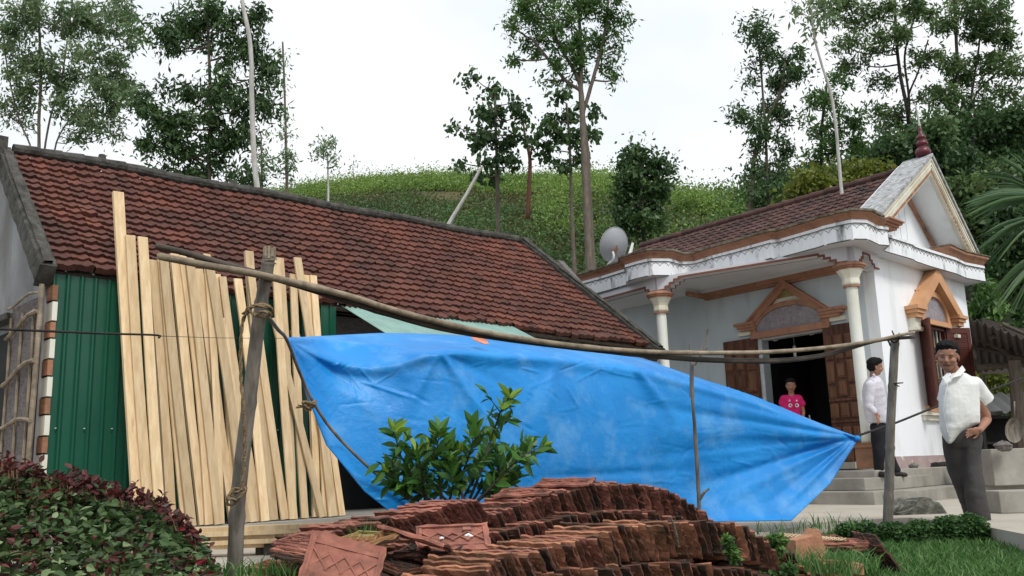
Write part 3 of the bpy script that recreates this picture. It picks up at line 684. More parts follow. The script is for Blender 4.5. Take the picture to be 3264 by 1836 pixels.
def shutter(h,ang,wd,sg):
    # hinge at (0,h); ang degrees from the wall plane
    e=unit(hv*sg*math.cos(math.radians(ang))-hu*math.sin(math.radians(ang)))
    n=np.array([e[1],-e[0],0]); P0=Sp(h,0,-.005)
    m=MB(); 
    def bx_(u0,u1,z0_,z1_,t=.02): c=P0+e*(u0+u1)/2+np.array([0,0,(z0_+z1_)/2]); m.box(c,e*(u1-u0)/2,n*t,(0,0,(z1_-z0_)/2))
    bx_(0,.07,1.42,2.86);bx_(wd-.07,wd,1.42,2.86);bx_(.07,wd-.07,1.42,1.52);bx_(.07,wd-.07,2.76,2.86);bx_(.07,wd-.07,2.1,2.18);bx_(.07,wd-.07,1.52,2.76,.009)
    for k in range(28): bx_(.07,wd-.07,1.55+k*.042,1.562+k*.042,.016)
    m.build('shutter',M['shut'],H)
shutter(WB0+.0,42,.5,-1); shutter(WB1,28,.5,1)
# --- lamp, tube light hanging inside the door ---------------------------------
t0=WF(*(2250+800/3.623,900+650/3.623),b=.25);t1=WF(*(2250+1215/3.623,900+580/3.623),b=.25)
q=empty('tube_lamp',W(*t0),'slim fluorescent tube holder under the door lintel','lamp')
m=MB(); m.tube([W(*t0),W(*t1)],.014,8); m.build('tube',M['plastic'],q)
for t in(t0,t1):
    m=MB(); m.box(W(*t)-np.array([0,0,.012]),hu*.04,hv*.03,(0,0,.03)); m.build('end_cap',M['cream'],q,bevel=.008)
p0=WF(2250+1022/3.623,900+740/3.623,b=.6);p1=WF(2250+1032/3.623,900+860/3.623,b=.6)
q=empty('light_bulb',W(*p1),'white energy saving bulb hanging in the open doorway','lamp')
P0=W(*p0);P1=W(*p1)
m=MB(); m.tube([P0,P0+np.array([0,0,.35])],.004,5); m.build('cord',M['plastic'],q)
m=MB(); m.lathe(P0-np.array([0,0,.03]),[(.01,-.03),(.03,-.01),(.035,.01),(.02,.04),(.005,.05)],12); m.tube([P0-np.array([0,0,.06]),P0-np.array([0,0,.15])],.017,8); m.build('lamp_holder',M['plastic'],q,smooth=True)
m=MB()
for dx in(-.02,0,.02): m.tube([P1+hu*dx+np.array([0,0,.11]),P1+hu*dx],.009,6)
m.build('bulb',M['plastic'],q,smooth=True)
# --- satellite dish -----------------------------------------------------------
dD_=17.2
dc=PD(*z1(540,640),dD_); q=empty('satellite_dish',PD(*z1(400,990),dD_),'grey satellite dish on a bent pipe at the left end of the porch roof','satellite dish')
nrm=unit(np.array([-.30,.86,.40])); e1_=unit(np.cross(nrm,[0,0,1])); e2_=np.cross(e1_,nrm)
Rr=.30; V=[];n_=40;mrows=8
G_=[]
for i in range(mrows+1):
    r=Rr*i/mrows; G_.append([dc+ (e1_*math.cos(t)*r*.95+e2_*math.sin(t)*r*1.12)+nrm*(.13*(r/Rr)**2-.05) for t in np.linspace(0,2*PI,n_+1)])
m=MB(); m.grid(np.array(G_)); m.grid(np.array(G_)+nrm*.008)
rim=G_[-1]; m.tube(rim,.009,6,cap=False); m.build('dish',M['grey'],q,smooth=True)
m=MB(); b0=dc-nrm*.06-e2_*.06
foot=PD(*z1(390,990),dD_-.2); el=PD(*z1(510,850),dD_-.3); tp=PD(*z1(500,740),dD_-.25)
m.tube([foot,PD(*z1(430,930),dD_-.2),el,PD(*z1(515,790),dD_-.3),tp],.021,8); m.build('pipe_arm',M['galv'],q,smooth=True)
m=MB(); m.box(PD(*z1(520,700),dD_-.15),CR*.06,CU*.015,CF*.04); m.box(PD(*z1(560,690),dD_-.15),CR*.015,CU*.06,CF*.04); m.box(PD(*z1(545,730),dD_-.15),CR*.02,CU*.06,CF*.03)
m.tube([PD(*z1(550,760),dD_-.2),PD(*z1(610,900),dD_-.1)],.007,5); m.build('bracket',M['rust'],q)
m=MB(); m.box(PD(*z1(480,392),dD_),CR*.05,CU*.008,CF*.02); m.build('rim_clip',M['plastic'],q)
# ================================================================ TILED HOUSE
T=empty('tiled_house',Lh(5,1,0),'long low house with a weathered red clay tile roof and mossy concrete verges','house')
ZE=CAMZ+2.55*LS; TB=2.48*LS; ZB=.23
d2=lambda x,y:(x*DS,y*DS)
sR=LP(*d2(1642,868),0)      # right eave corner
rid0=onp(45*DS,378*DS,Lh(0,TB,0),ln); rid1=onp(1310*DS,607*DS,Lh(0,TB,0),ln)
r0=toL(rid0); r1=toL(rid1); print('tiled house eave right',sR,'ridge',r0,r1)
SLEN=sR[0]; ZR0=r0[2]; ZR1=r1[2]
s_l=-.05; sr_e=SLEN+.0; sr_r=r1[0]+.15
# roof tiles: rows interpolate between eave and ridge lines
NY=18; m=MB()
def rp(f,g):   # f along 0..1, g up 0..1
    E=Lh(s_l+(sr_e-s_l)*f,-.02,ZE+(sR[2]-ZE)*f); 
    Rg=Lh((r0[0]-.05)+(sr_r-(r0[0]-.05))*f,TB,ZR0+(ZR1-ZR0)*f-.04)
    P=E+(Rg-E)*g; sag=-.05*math.sin(PI*g)*(.5+.5*math.sin(f*7))+.012*math.sin(f*23+g*5)
    return P+np.array([0,0,sag])
ex=ld; ey=unit(rp(.5,1)-rp(.5,0)); ez=unit(np.cross(ex,ey)); ez=ez if ez[2]>0 else -ez
NX=54; seg=8
for r in range(NY):
    for c in range(NX):
        j=(rng.random(3)-.5)*(.05 if rng.random()<.03 else .018); tint=rng.random()
        if r<1: j=(rng.random(3)-.5)*.05
        rows=[]
        for (q,h) in((-.12,-.022),(-.12,.036),(.3,.028),(1.06,-.006)):
            row=[]
            for s in range(seg+1):
                fx=s/seg; f=(c+fx)/NX; g=(r+q)/NY
                prof=(.010*math.exp(-((fx-.2)/.12)**2)+.020*math.exp(-((fx-.84)/.16)**2)) if h>-.02 else 0
                dip=-.012*math.exp(-((fx-.5)/.25)**2)*(1 if q<0 else 0)
                row.append(rp(f,g)+ez*(h+prof+j[2]*.5)+ey*(dip+j[1])+ex*j[0]*.4)
            rows.append(row)
        m.grid(np.array(rows),tint)
m.build('roof_tiles',M['roof'],T)
m=MB(); # under-roof boards and back slope
A=[rp(0,0)-ez*.06,rp(1,0)-ez*.06,rp(1,1)-ez*.06,rp(0,1)-ez*.06]; m.prism(A,-ez*.04)
bk=[Lh(r0[0],TB,ZR0-.08),Lh(sr_r,TB,ZR1-.08),Lh(SLEN,4.,ZE),Lh(0,4.,ZE)]; m.prism(bk,(0,0,-.06)); m.build('roof_boards',M['timber'],T)
m=MB()
n=34
for i in range(n):
    f0=i/n;f1=(i+1)/n
    P=rp(f0,1)+np.array([0,0,.055]);Q=rp(f1,1)+np.array([0,0,.06]); m.tube([P,Q+ld*.03],[.058,.068],10,tint=rng.random())
    if i%7==3: m.tube([Q-np.array([0,0,.05]),Q+np.array([0,0,.10])],[.07,.04],7)
m.build('roof_ridge',M['moss'],T)
# concrete verges: left gable (thick, stepped) and right gable
def verge(P0,P1,width,th,nm,side,extra=None):
    a=unit(P1-P0); n=unit(np.cross(a,ld)); n=n if n[2]>0 else -n
    m=MB(); k=26
    for lay,(w0,w1,h0,h1) in enumerate(((0,width,-.15,th),(width*.25,width*.8,th,th+.035))):
        pts=[]
        for i in range(k+1):
            C=P0+(P1-P0)*i/k; jj=(rng.random(4)-.5)*.015
            pts.append([C+ld*side*(w0+jj[0])+n*h0,C+ld*side*(w1+jj[1])+n*h0,C+ld*side*(w1+jj[2])+n*(h1+jj[3]),C+ld*side*(w0+jj[0])+n*(h1+jj[1]),C+ld*side*(w0+jj[0])+n*h0])
        m.grid(np.array(pts)); 
    m.prism([P0+ld*side*0+n*-.2,P0+ld*side*width+n*-.2,P0+ld*side*width+n*th,P0+n*th],a*-.02)
    return m.build(nm,M['moss'],T)
verge(rp(0,-.02),rp(0,1.0),.15,.03,'gable_verge',-1)
verge(rp(1,-.06),rp(1,1.02),.2,.07,'gable_verge',-1)
P=rp(0,1); m=MB(); m.box(P-ld*.2+np.array([0,0,-.05]),ld*.12,ln*.10,(0,0,.2)); m.build('verge_cap',M['moss'],T)
# gable wall (left end), front wall, back wall
m=MB(); g0=-.08
m.prism([Lh(g0,.12,-.3),Lh(g0,.12,ZE-.12),Lh(g0,TB,ZR0-.30),Lh(g0,4.0,ZE-.1),Lh(g0,4.0,-.3)],ld*.2)
m.build('gable_wall',M['plaster'],T)
m=MB(); P=Lh(g0,1.2,2.28); m.box(P-ld*.05,ld*.06,ln*.34,(0,0,.035)); m.build('window_hood',M['moss'],T,bevel=.01)
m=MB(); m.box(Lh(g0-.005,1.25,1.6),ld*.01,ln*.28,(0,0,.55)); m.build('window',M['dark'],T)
m=MB(); sO0=LP(*d2(818,760),.3)[0]; sO1=LP(*d2(1010,800),.3)[0]
m.prism([Lh(g0+.2,.30,-.3),Lh(sO0,.30,-.3),Lh(sO0,.30,ZE-.12),Lh(g0+.2,.30,ZE-.12)],-ln*.15)
m.prism([Lh(sO1,.30,-.3),Lh(SLEN+.1,.30,-.3),Lh(SLEN+.1,.30,ZE-.1),Lh(sO1,.30,ZE-.1)],-ln*.15)
m.prism([Lh(sO0,.30,ZE-.45),Lh(sO1,.30,ZE-.45),Lh(sO1,.30,ZE-.12),Lh(sO0,.30,ZE-.12)],-ln*.15)
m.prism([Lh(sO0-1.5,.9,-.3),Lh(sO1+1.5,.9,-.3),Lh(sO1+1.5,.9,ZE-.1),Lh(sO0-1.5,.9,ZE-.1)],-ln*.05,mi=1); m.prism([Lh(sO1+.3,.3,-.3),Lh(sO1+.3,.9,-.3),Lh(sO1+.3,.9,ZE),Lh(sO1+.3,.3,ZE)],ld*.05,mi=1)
m.prism([Lh(SLEN+.1,.30,-.3),Lh(SLEN+.1,4,-.3),Lh(SLEN+.1,4,ZE),Lh(SLEN+.1,TB,ZR1-.2),Lh(SLEN+.1,.30,ZE-.1)],-ld*.15)
m.build('house_wall',[M['mud'],M['dark']],T)
m=MB()   # dark slatted shutter in the opening
for k in range(26): m.box(Lh((sO0+sO1)/2,.42,2.0+k*.04),ld*(sO1-sO0)/2,ln*.012,(0,0,.008))
m.build('slatted_window',M['burnt'],T)
# brick courses under the right part of the eave
m=MB(); s1=LP(*d2(1290,800),.2)[0]-.3
z=ZE-.13
for r_ in range(4):
    s=s1
    while s<SLEN:
        L_=.19+rng.uniform(-.02,.02); m.box(Lh(s+L_/2,.23-.03*(3-r_)+rng.uniform(-.01,.01),z-.035),ld*(L_/2-.006),ln*.05,(0,0,.028)); s+=L_
    z-=.072
m.build('brick_course',M['moss'],T)
m=MB(); m.prism([Lh(s1,.17,1.2),Lh(SLEN,.17,1.2),Lh(SLEN,.17,z),Lh(s1,.17,z)],-ln*.1); m.build('lime_band',M['cream'],T)
m=MB()
for k in range(5): m.box(Lh(SLEN-.35+rng.uniform(-.2,.3),.12,z+.02-k*.075+.1),ld*.10,ln*.05,(0,0,.03))
m.build('broken_brick',M['brick'],T)
# rafters poking out of the right eave
P=rp(1,-.03); m=MB(); m.tube([P-ld*.3,P+ld*.12,P+ld*.25-np.array([0,0,.03])],[.02,.02,.012],6); m.build('rafter_stub',M['barkdark'],T)
# striped quoin pillar
sq=LP(172,1250,.05)[0]; m=MB(); z=-.3; k=0
while z<ZE-.25:
    h=.155 if k%2 else .19
    m.box(Lh(-.04+(0 if k%2 else .006),.10,z+h/2),ld*.022,ln*.14,(0,0,h/2-.008),mi=k%2); z+=h; k+=1
m.build('quoin_pillar',[M['cream'],M['brick']],T)
# --- green corrugated sheets --------------------------------------------------
def corr(name,matl,P0,along,down,length,drop,pitch,amp,nrm,parent=None,ndown=2,trap=True,**k):
    n=int(length/pitch*10); G_=[]
    for j in range(ndown):
        row=[]
        for i in range(n+1):
            ph=(i/10)%1; 
            h=amp*(1 if ph<.16 else (1-(ph-.16)/.06 if ph<.22 else (0 if ph<.92 else (ph-.92)/.08))) if trap else amp*.5*(1+math.cos(2*PI*ph))
            row.append(P0+along*(length*i/n)+down*(drop*j/(ndown-1))+nrm*h)
        G_.append(row)
    m=MB(); m.grid(np.array(G_)); o=m.build(name,matl,parent); 
    md=o.modifiers.new('thickness','SOLIDIFY'); md.thickness=.003; return o
e0=LP(190,900,.02)[0]
P0=Lh(-.05,.02,ZE-.07); g=corr('metal_sheet_wall',M['green'],P0,ld,np.array([0,0,-1.]),7.6 if 0 else LP(*d2(845,800),.02)[0]+.05,3.35,.125,.022,ln)
g['label']='dark green corrugated metal sheets closing the front of the tiled house behind the planks'; g['category']='metal sheet'
m=MB()
for i in range(30):
    for z in(1.15,2.6): m.lathe(Lh(.05+i*.25,-.006,z),[(.008,-.004),(.012,0),(.004,.006)],6)
m.build('screw',M['galv'],g)
# --- woven mat and bamboo lattice at the corner --------------------------------
q=empty('lattice_panel',Lh(g0,.4,-.2),'grey woven mat with rough bamboo strips tied over it beside the green sheets','lattice')
m=MB(); P=lambda t,z,o=0:Lh(g0-.02-o,t,z)
G_=np.array([[P(.02+.82*i/14,-.2+2.55*j/40,.02+.012*rng.random()) for i in range(15)] for j in range(41)]); m.grid(G_); o=m.build('mat',M['mud'],q); o.modifiers.new('t','SOLIDIFY').thickness=.01
for t in(.0,.16,.46,.82):
    m=MB(); m.tube([P(t+.02*math.sin(z*2+t*9),z,.05) for z in np.linspace(-.2,2.25 if t>.05 else 2.45,14)],.014 if t>0 else .022,6,jit=.2); m.build('bamboo_strip',M['bamboolight'],q)
for (z,r_) in((.35,.02),(1.2,.018),(1.75,.022),(2.2,.02),(2.35,.014)):
    m=MB(); m.tube([P(t,z+(.12*(t/.8) if r_>.019 else -.02)*-1+.03*math.sin(t*6),.075) for t in np.linspace(-.02,.84,8)],r_,6,jit=.25); m.build('bamboo_strip',M['bamboolight'],q)
# --- awning -------------------------------------------------------------------
a0=LP(*d2(862,768),-.05); a1=LP(*d2(1292,800),-.05)
dn=unit(ln*.9-np.array([0,0,.46])); al_=ld
P0=Lh(a0[0],-.02,ZE-.07); nrm=unit(np.cross(al_,dn)); nrm=nrm if nrm[2]>0 else -nrm
w_=corr('corrugated_awning',M['awning'],P0,al_,dn,a1[0]-a0[0],1.15,.075,.018,nrm,trap=False)
w_['label']='pale green corrugated awning sloping out from under the tiled eave'; w_['category']='awning'
m=MB(); m.prism([Lh(-.6,-.6,-.1),Lh(SLEN+.3,-.6,-.1),Lh(SLEN+.3,4,-.1),Lh(-.6,4,-.1)],(0,0,ZB+.1)); m.build('house_plinth',M['conc'],T,bevel=.01)
# --- leaning planks -----------------------------------------------------------
# (x_top,y_top,x_bottom,y_bottom, width px) in overview pixels
PL=[(297,483,350,1330,22),(328,592,378,1330,20),(358,597,405,1330,20),(382,655,430,1335,19),(405,640,468,1335,17),(412,655,482,1335,19),(437,640,513,1335,19),(459,643,526,1335,16),(476,650,552,1335,18),(497,678,590,1330,19),(519,640,555,1320,15),(527,662,622,1330,19),(545,690,592,1322,15),(560,696,655,1325,16),(597,702,668,1325,18),(626,632,690,1322,19),(628,668,718,1320,17),(694,655,740,1322,17),(702,650,735,1318,16),(737,690,768,1320,16),(748,648,838,1318,18),(768,693,795,1320,15),(788,693,820,1315,16),(690,800,815,1318,15),(740,830,850,1316,17),(790,870,864,1312,14),(560,800,640,1330,15)]
PN=None
B0=Lh(0,-.5,ZB); E0=Lh(0,-.09,ZE+.05); upv=unit(E0-B0); PN=unit(np.cross(ld,upv))
for i,(xt,yt,xb,yb,wd) in enumerate(PL):
    lay=(i%3)*.042
    Q=B0+ (-PN if PN@ln<0 else PN)*lay
    Tp=onp(xt*DS,yt*DS,Q,PN); Bt=onp(xb*DS,yb*DS,Q,PN)
    ax=unit(Tp-Bt); f=(Bt[2]-ZB-.01)/ax[2]; Bt=Bt-ax*f if abs(f)<.6 else Bt
    Lg=np.linalg.norm(Tp-Bt); sd=unit(np.cross(ax,PN)); depth=(np.array(Tp)-CC)@CF*.5+(np.array(Bt)-CC)@CF*.5
    W_=wd*DS/FPX*depth*.62; 
    th=.011 if i%3 else .019; m=MB(); n=14; cv=rng.normal()*.012; ph=rng.uniform(0,6); G_=[]
    for j in range(n+1):
        f=j/n; C=Bt+ax*Lg*f+sd*cv*math.sin(PI*f)*1.5+PN*.006*math.sin(f*5+ph)
        we=W_*(1+.10*math.sin(f*7+ph)+.06*math.sin(f*17+ph*2)) if i%3==0 else W_*(1+.02*math.sin(f*11+ph))
        G_.append([C+sd*we-PN*th,C+sd*we+PN*th,C-sd*W_+PN*th,C-sd*W_-PN*th,C+sd*we-PN*th])
    G_=np.array(G_); m.grid(G_[:,1:3]); m.grid(G_[:,2:4]); m.grid(G_[:,3:5]); m.grid(G_[:,0:2],.5,1 if i%3==0 else 0); m.add(G_[0][:4],[(0,1,2,3)]); m.add(G_[-1][:4],[(3,2,1,0)])
    o=m.build('timber_plank',[M['wood'],M['bark']]); o['_i']=i
    order=['leftmost and by far the tallest','second from the left, beside the tallest plank','third from the left, with a square cut top','fourth from the left, shorter than its left neighbour']
    tag(o,None,'plank','sawn planks leaning on the tiled roof edge')
    o['ptop']=Tp.tolist()
    PL[i]=(xt,o)
words=['fifth','sixth','seventh','eighth','ninth','tenth','eleventh','twelfth','thirteenth','fourteenth','fifteenth','sixteenth','seventeenth','eighteenth','nineteenth','twentieth','twenty-first','twenty-second','twenty-third','twenty-fourth','twenty-fifth','twenty-sixth','twenty-seventh']
for k,(x_,o) in enumerate(sorted(PL,key=lambda t:(t[0],t[1]['_i']))):
    o['label']=(['tallest sawn plank, leftmost of those leaning on the tiled roof','pale plank leaning on the roof, right beside the tallest plank','pale plank with square cut top, third from the left against the roof','shorter pale plank, fourth from the left against the roof'][k] if k<4 else 'sawn plank leaning on the tiled house, %s from the left by its top end'%words[k-4])
    del o['_i']; del o['ptop']
# --- planks lying on the ground in front --------------------------------------
HP=[(430,1337,862,1320,.16,.20),(455,1348,850,1331,.05,.165),(440,1359,770,1345,.05,.13),(430,1371,740,1358,.14,.095),(425,1383,715,1368,.05,.06)]
lab=['long sawn board lying on top behind, under the leaning planks','sawn board lying second from the back on the ground','pale board lying in the middle of the low board stack','broad pale board lying near the front of the board stack','front lowest board of those lying on the ground by the bush']
for i,(x0,y0,x1,y1,_,z) in enumerate(HP):
    zt=z+.02+PZ
    A=atz(x0*DS,y0*DS,zt);B=atz(x1*DS,y1*DS,zt)
    if i==0: pass
    ax=unit(B-A); sd=np.array([-ax[1],ax[0],0]); m=MB(); m.box((A+B)/2+sd*.07,ax*np.linalg.norm(B-A)/2,sd*.085,(0,0,.018)); [m.box((A+B)/2+ax*np.linalg.norm(B-A)*k_+sd*.07-np.array([0,0,.022+z/2]),ax*.05,sd*.05,(0,0,max(.003,z/2-.002)),mi=1) for k_ in (-.36,.3)]
    o=m.build('timber_board',[M['wood'],M['barkdark']]); tag(o,lab[i],'plank','sawn boards lying on the ground')  # support blocks coloured dark to pass for the shaded gap under the boards
# white concrete kerb piece under the boards
m=MB(); A=atz(560*DS,1392*DS,-.06);B=atz(800*DS,1418*DS,-.06); ax=unit(B-A); m.box((A+B)/2,ax*np.linalg.norm(B-A)/2,np.array([-ax[1],ax[0],0])*.10,(0,0,.05)); o=m.build('kerb_slab',M['conc'],bevel=.01); tag(o,'pale concrete slab lying in grass between the boards and tile stack','slab')
# ================================================================ YARD: posts, poles, ropes, tarpaulin
def spline(P,n):
    P=np.array(P,float); k=len(P)
    Q=np.concatenate([[2*P[0]-P[1]],P,[2*P[-1]-P[-2]]]); out=[]
    for t in np.linspace(0,k-1,n):
        i=min(int(t),k-2); u=t-i; a,b,c,d=Q[i],Q[i+1],Q[i+2],Q[i+3]
        out.append(.5*((2*b)+(-a+c)*u+(2*a-5*b+4*c-d)*u*u+(-a+3*b-3*c+d)*u**3))
    return np.array(out)
def bamboo(name,pix,depths,rad,matl,label,cat,nodes_=None,parent=None):
    P=spline([dD(x,y,d) for (x,y),d in zip(pix,depths)],60)
    R=np.interp(np.linspace(0,1,60),np.linspace(0,1,len(rad)),rad)
    if nodes_:
        for f in nodes_:
            i=int(f*59); R[i]*=1.12; 
            if i+1<60: R[i+1]*=.97
    m=MB(); m.tube(P,R,14,jit=.03); o=m.build(name,matl,parent,smooth=True)
    if label: tag(o,label,cat)
    return o,P
# left bamboo post
q=empty('bamboo_post',dD(585,1500,4.8),'thick leaning bamboo post in the left foreground with rope knotted round it','bamboo post')
o,P=bamboo('culm',[(582,1560),(590,1449),(600,1240),(628,1000),(652,800),(670,690),(678,640)],[4.8]*7,[.040,.041,.040,.037,.0345,.033,.032],M['bamboo'],None,None,[.10,.30,.50,.72,.93],q)
m=MB()
tp=dD(678,640,4.8)
for k in range(9):
    a=k*.7; p=tp+CR*.026*math.cos(a)+CF*.026*math.sin(a); m.box(p+np.array([0,0,.012]),CR*.006,CF*.006,np.array([0,0,.02+.015*rng.random()]))
m.tube([tp-CU*.05+CR*.034*math.cos(t)+CF*.034*math.sin(t)+CU*.004*t for t in np.linspace(0,9,40)],.003,5); m.build('split_top',M['bamboolight'],q)
# right bamboo post
q=empty('bamboo_post',dD(2232,1315,8.3),'pale bamboo post by the patio edge on the right, holding the poles','bamboo post')
o,P=bamboo('culm',[(2233,1345),(2234,1300),(2238,1180),(2240,1080),(2246,960),(2252,845)],[8.3]*6,[.046,.045,.042,.04,.039,.037],M['bamboo'],None,None,[.1,.3,.52,.78,.97],q)
m=MB(); 
for a,b in (((2252,850),(2244,832)),((2256,850),(2262,838)),((2244,965),(2272,963)),((2250,966),(2262,972))): m.tube([dD(*a,8.28),dD(*b,8.2)],[.009,.005],5)
m.build('twig_stub',M['barkdark'],q)
m=MB(); m.tube(spline([dD(2232,858,8.2)+0*CU,dD(2245,846,8.18),dD(2262,850,8.2),dD(2250,862,8.22),dD(2234,852,8.2),dD(2240,870,8.2)],40),.008,6); m.build('tie',M['barkdark'],q)
# long poles
def lerpD(x): return 4.82+(x-668)/(2245-668)*(8.22-4.82)-.06
up=[(402,645),(520,668),(660,693),(860,740),(1000,783),(1180,828),(1350,858),(1500,876),(1650,886),(1800,888),(1950,885),(2100,872),(2200,857),(2255,845),(2300,836)]
o,_=bamboo('long_pole',up,[lerpD(x)-.02 for x,y in up],[.017,.019,.019,.019,.018,.018,.016,.013],M['bamboolight'],'long pale pole, upper of the two running across the yard','pole',[.2,.35,.5,.62,.8])
dk=[(395,618),(480,640),(600,675),(700,702),(840,745),(960,783),(1100,822),(1250,848),(1400,868),(1550,885),(1700,900),(1800,906),(1930,908),(2000,904),(2080,892),(2150,872),(2215,855),(2300,848)]
o,_=bamboo('long_pole',dk,[lerpD(x)+.03 for x,y in dk],[.014,.018,.022,.023,.022,.022,.02,.015],M['poledark'],'long dark crooked pole, lower one of the two running across the yard','pole',[.3,.55,.7,.85])
# thin forked stakes
D_=7.5
q=empty('forked_stake',dD(1760,1290,D_),'thin grey forked stake standing before the blue tarp on the right','stake')
m=MB(); m.tube(spline([dD(1760,1310,D_),dD(1757,1230,D_),dD(1748,1080,D_),dD(1742,1000,D_),dD(1741,905,D_)],24),[.017]*12+[.014]*12,8,jit=.1); m.build('stem',M['bamboo'],q,smooth=True)
m=MB(); m.tube(spline([dD(1742,915,D_-.05),dD(1765,880,D_-.05),dD(1781,828,D_-.05)],10),[.013]*5+[.009]*5,7,jit=.15); m.build('fork',M['bamboo'],q)
m=MB(); m.tube([dD(1746,918,D_-.06),dD(1762,893,D_-.08),dD(1779,873,D_-.1)],[.013,.012,.008],7); m.build('fork',M['bamboo'],q)
m=MB(); m.tube([dD(1758,1260,D_),dD(1772,1238,D_-.03),dD(1784,1229,D_-.03)],[.014,.012,.008],7); m.build('side_twig',M['bamboo'],q)
o,_=bamboo('stake',[(1738,1000),(1738,940),(1736,862)],[7.75]*3,[.012,.011,.009],M['bamboo'],'short thin stick standing just behind the forked stake','stick')
# ropes
def ropeobj(name,pts,rad,matl,label,parent=None,n=50,seg=7,twist=True):
    P=spline(pts,n); m=MB()
    if twist:
        L_=np.concatenate([[0],np.cumsum(np.linalg.norm(np.diff(P,axis=0),axis=1))]); k=int(L_[-1]/(rad*.9)); P=np.stack([np.interp(np.linspace(0,L_[-1],k),L_,P[:,i]) for i in range(3)],1)
        ph=np.arange(k)*.9; R=rad*(1+.13*np.sin(ph)); 
        for s in (0,1):
            T=np.gradient(P,axis=0);T/=np.linalg.norm(T,axis=1)[:,None]; x=unit(np.cross(T,np.array([.3,.2,.93]))); y=np.cross(T,x)
            a=ph*.5+s*PI; Q=P+x*(np.cos(a)*rad*.42)[:,None]+y*(np.sin(a)*rad*.42)[:,None]; m.tube(Q,rad*.62,5)
    else: m.tube(P,rad,seg)
    o=m.build(name,matl,parent,smooth=True)
    if label: tag(o,label,'rope')
    return o
Dp=4.74
q=empty('knotted_rope',dD(650,780,Dp),'thick twisted sisal rope knotted twice around the left bamboo post','rope')
ropeobj('coil',[dD(612,790,Dp-.0),dD(630,772,Dp-.05),dD(655,770,Dp-.06),dD(682,775,Dp-.03),dD(684,790,Dp),dD(664,797,Dp-.06),dD(638,790,Dp-.06),dD(626,778,Dp-.05),dD(650,766,Dp-.05),dD(680,770,Dp-.02)],.010,M['rope'],None,q)
ropeobj('coil',[dD(640,795,Dp-.05),dD(660,784,Dp-.08),dD(680,790,Dp-.05),dD(660,800,Dp-.06),dD(648,788,Dp-.07)],.009,M['rope'],None,q)
ropeobj('hanging_strand',[dD(628,778,Dp-.04),dD(612,805,Dp-.02),dD(606,860,Dp-.02),dD(606,950,Dp-.02),dD(612,1020,Dp-.06),dD(616,1120,Dp-.06),dD(612,1200,Dp-.06),dD(606,1235,Dp-.06)],.0105,M['rope'],None,q)
ropeobj('loop',[dD(622,1226,Dp-.05),dD(600,1236,Dp-.06),dD(580,1248,Dp-.05),dD(570,1264,Dp-.04),dD(584,1270,Dp-.06),dD(604,1250,Dp-.07),dD(620,1232,Dp-.06),dD(590,1230,Dp-.05),dD(574,1252,Dp-.07),dD(596,1258,Dp-.08)],.009,M['rope'],None,q)
# slanting guy rope from the post to a stake behind the tile pile
TLc=(722,851); DTL=6.2
gp=[(676,798,4.82),(700,830,5.3),(722,856,5.75),(755,940,6.0),(785,1005,6.1),(830,1075,6.2),(900,1150,6.3),(980,1220,6.4),(1045,1268,6.45)]
o=ropeobj('guy_rope',[dD(x,y,d-.12) for x,y,d in gp],.011,M['bamboo'],'taut slanting rope from the left bamboo post down across the blue tarp',n=60,twist=False)
q2=empty('rope_knot',dD(780,1022,5.9),'ragged brown knot tied on the slanting rope at the left edge of the tarp','knot')
m=MB(); c=dD(782,1022,5.9)
for k in range(7):
    pts=[c+CR*rng.uniform(-.055,.035)+CU*rng.uniform(-.035,.035)+CF*rng.uniform(-.02,.02) for _ in range(5)]; P=spline(pts,24); m.tube(P,.0085,6)
for k in range(5):
    p=c-CR*.03; m.tube([p,p-CR*rng.uniform(.04,.07)+CU*rng.uniform(-.03,.03)],[.006,.003],5)
m.build('knot',M['rope'],q2,smooth=True)
# thin line to the left and the black cord
o=ropeobj('stretched_line',[dD(-40,826,3.6),dD(120,833,3.9),dD(260,839,4.3),dD(392,843,4.7),dD(400,850,4.7)],.0055,M['ropedark'],'thin black cord stretched from the left edge over the green sheets',twist=False)
o=ropeobj('thin_line',[dD(392,845,4.7),dD(560,850,5.5),dD(722,851,6.15)],.0016,M['ropedark'],'very thin line joining the black cord to the left corner of the tarp',twist=False)
o=ropeobj('black_rope',[dD(2152,1098,8.9),dD(2250,1065,9.4),dD(2360,1022,9.9),dD(2480,985,10.4),dD(2600,942,11.0)],.012,M['ropedark'],'taut black rope from the right tip of the tarp past the standing man',twist=False)
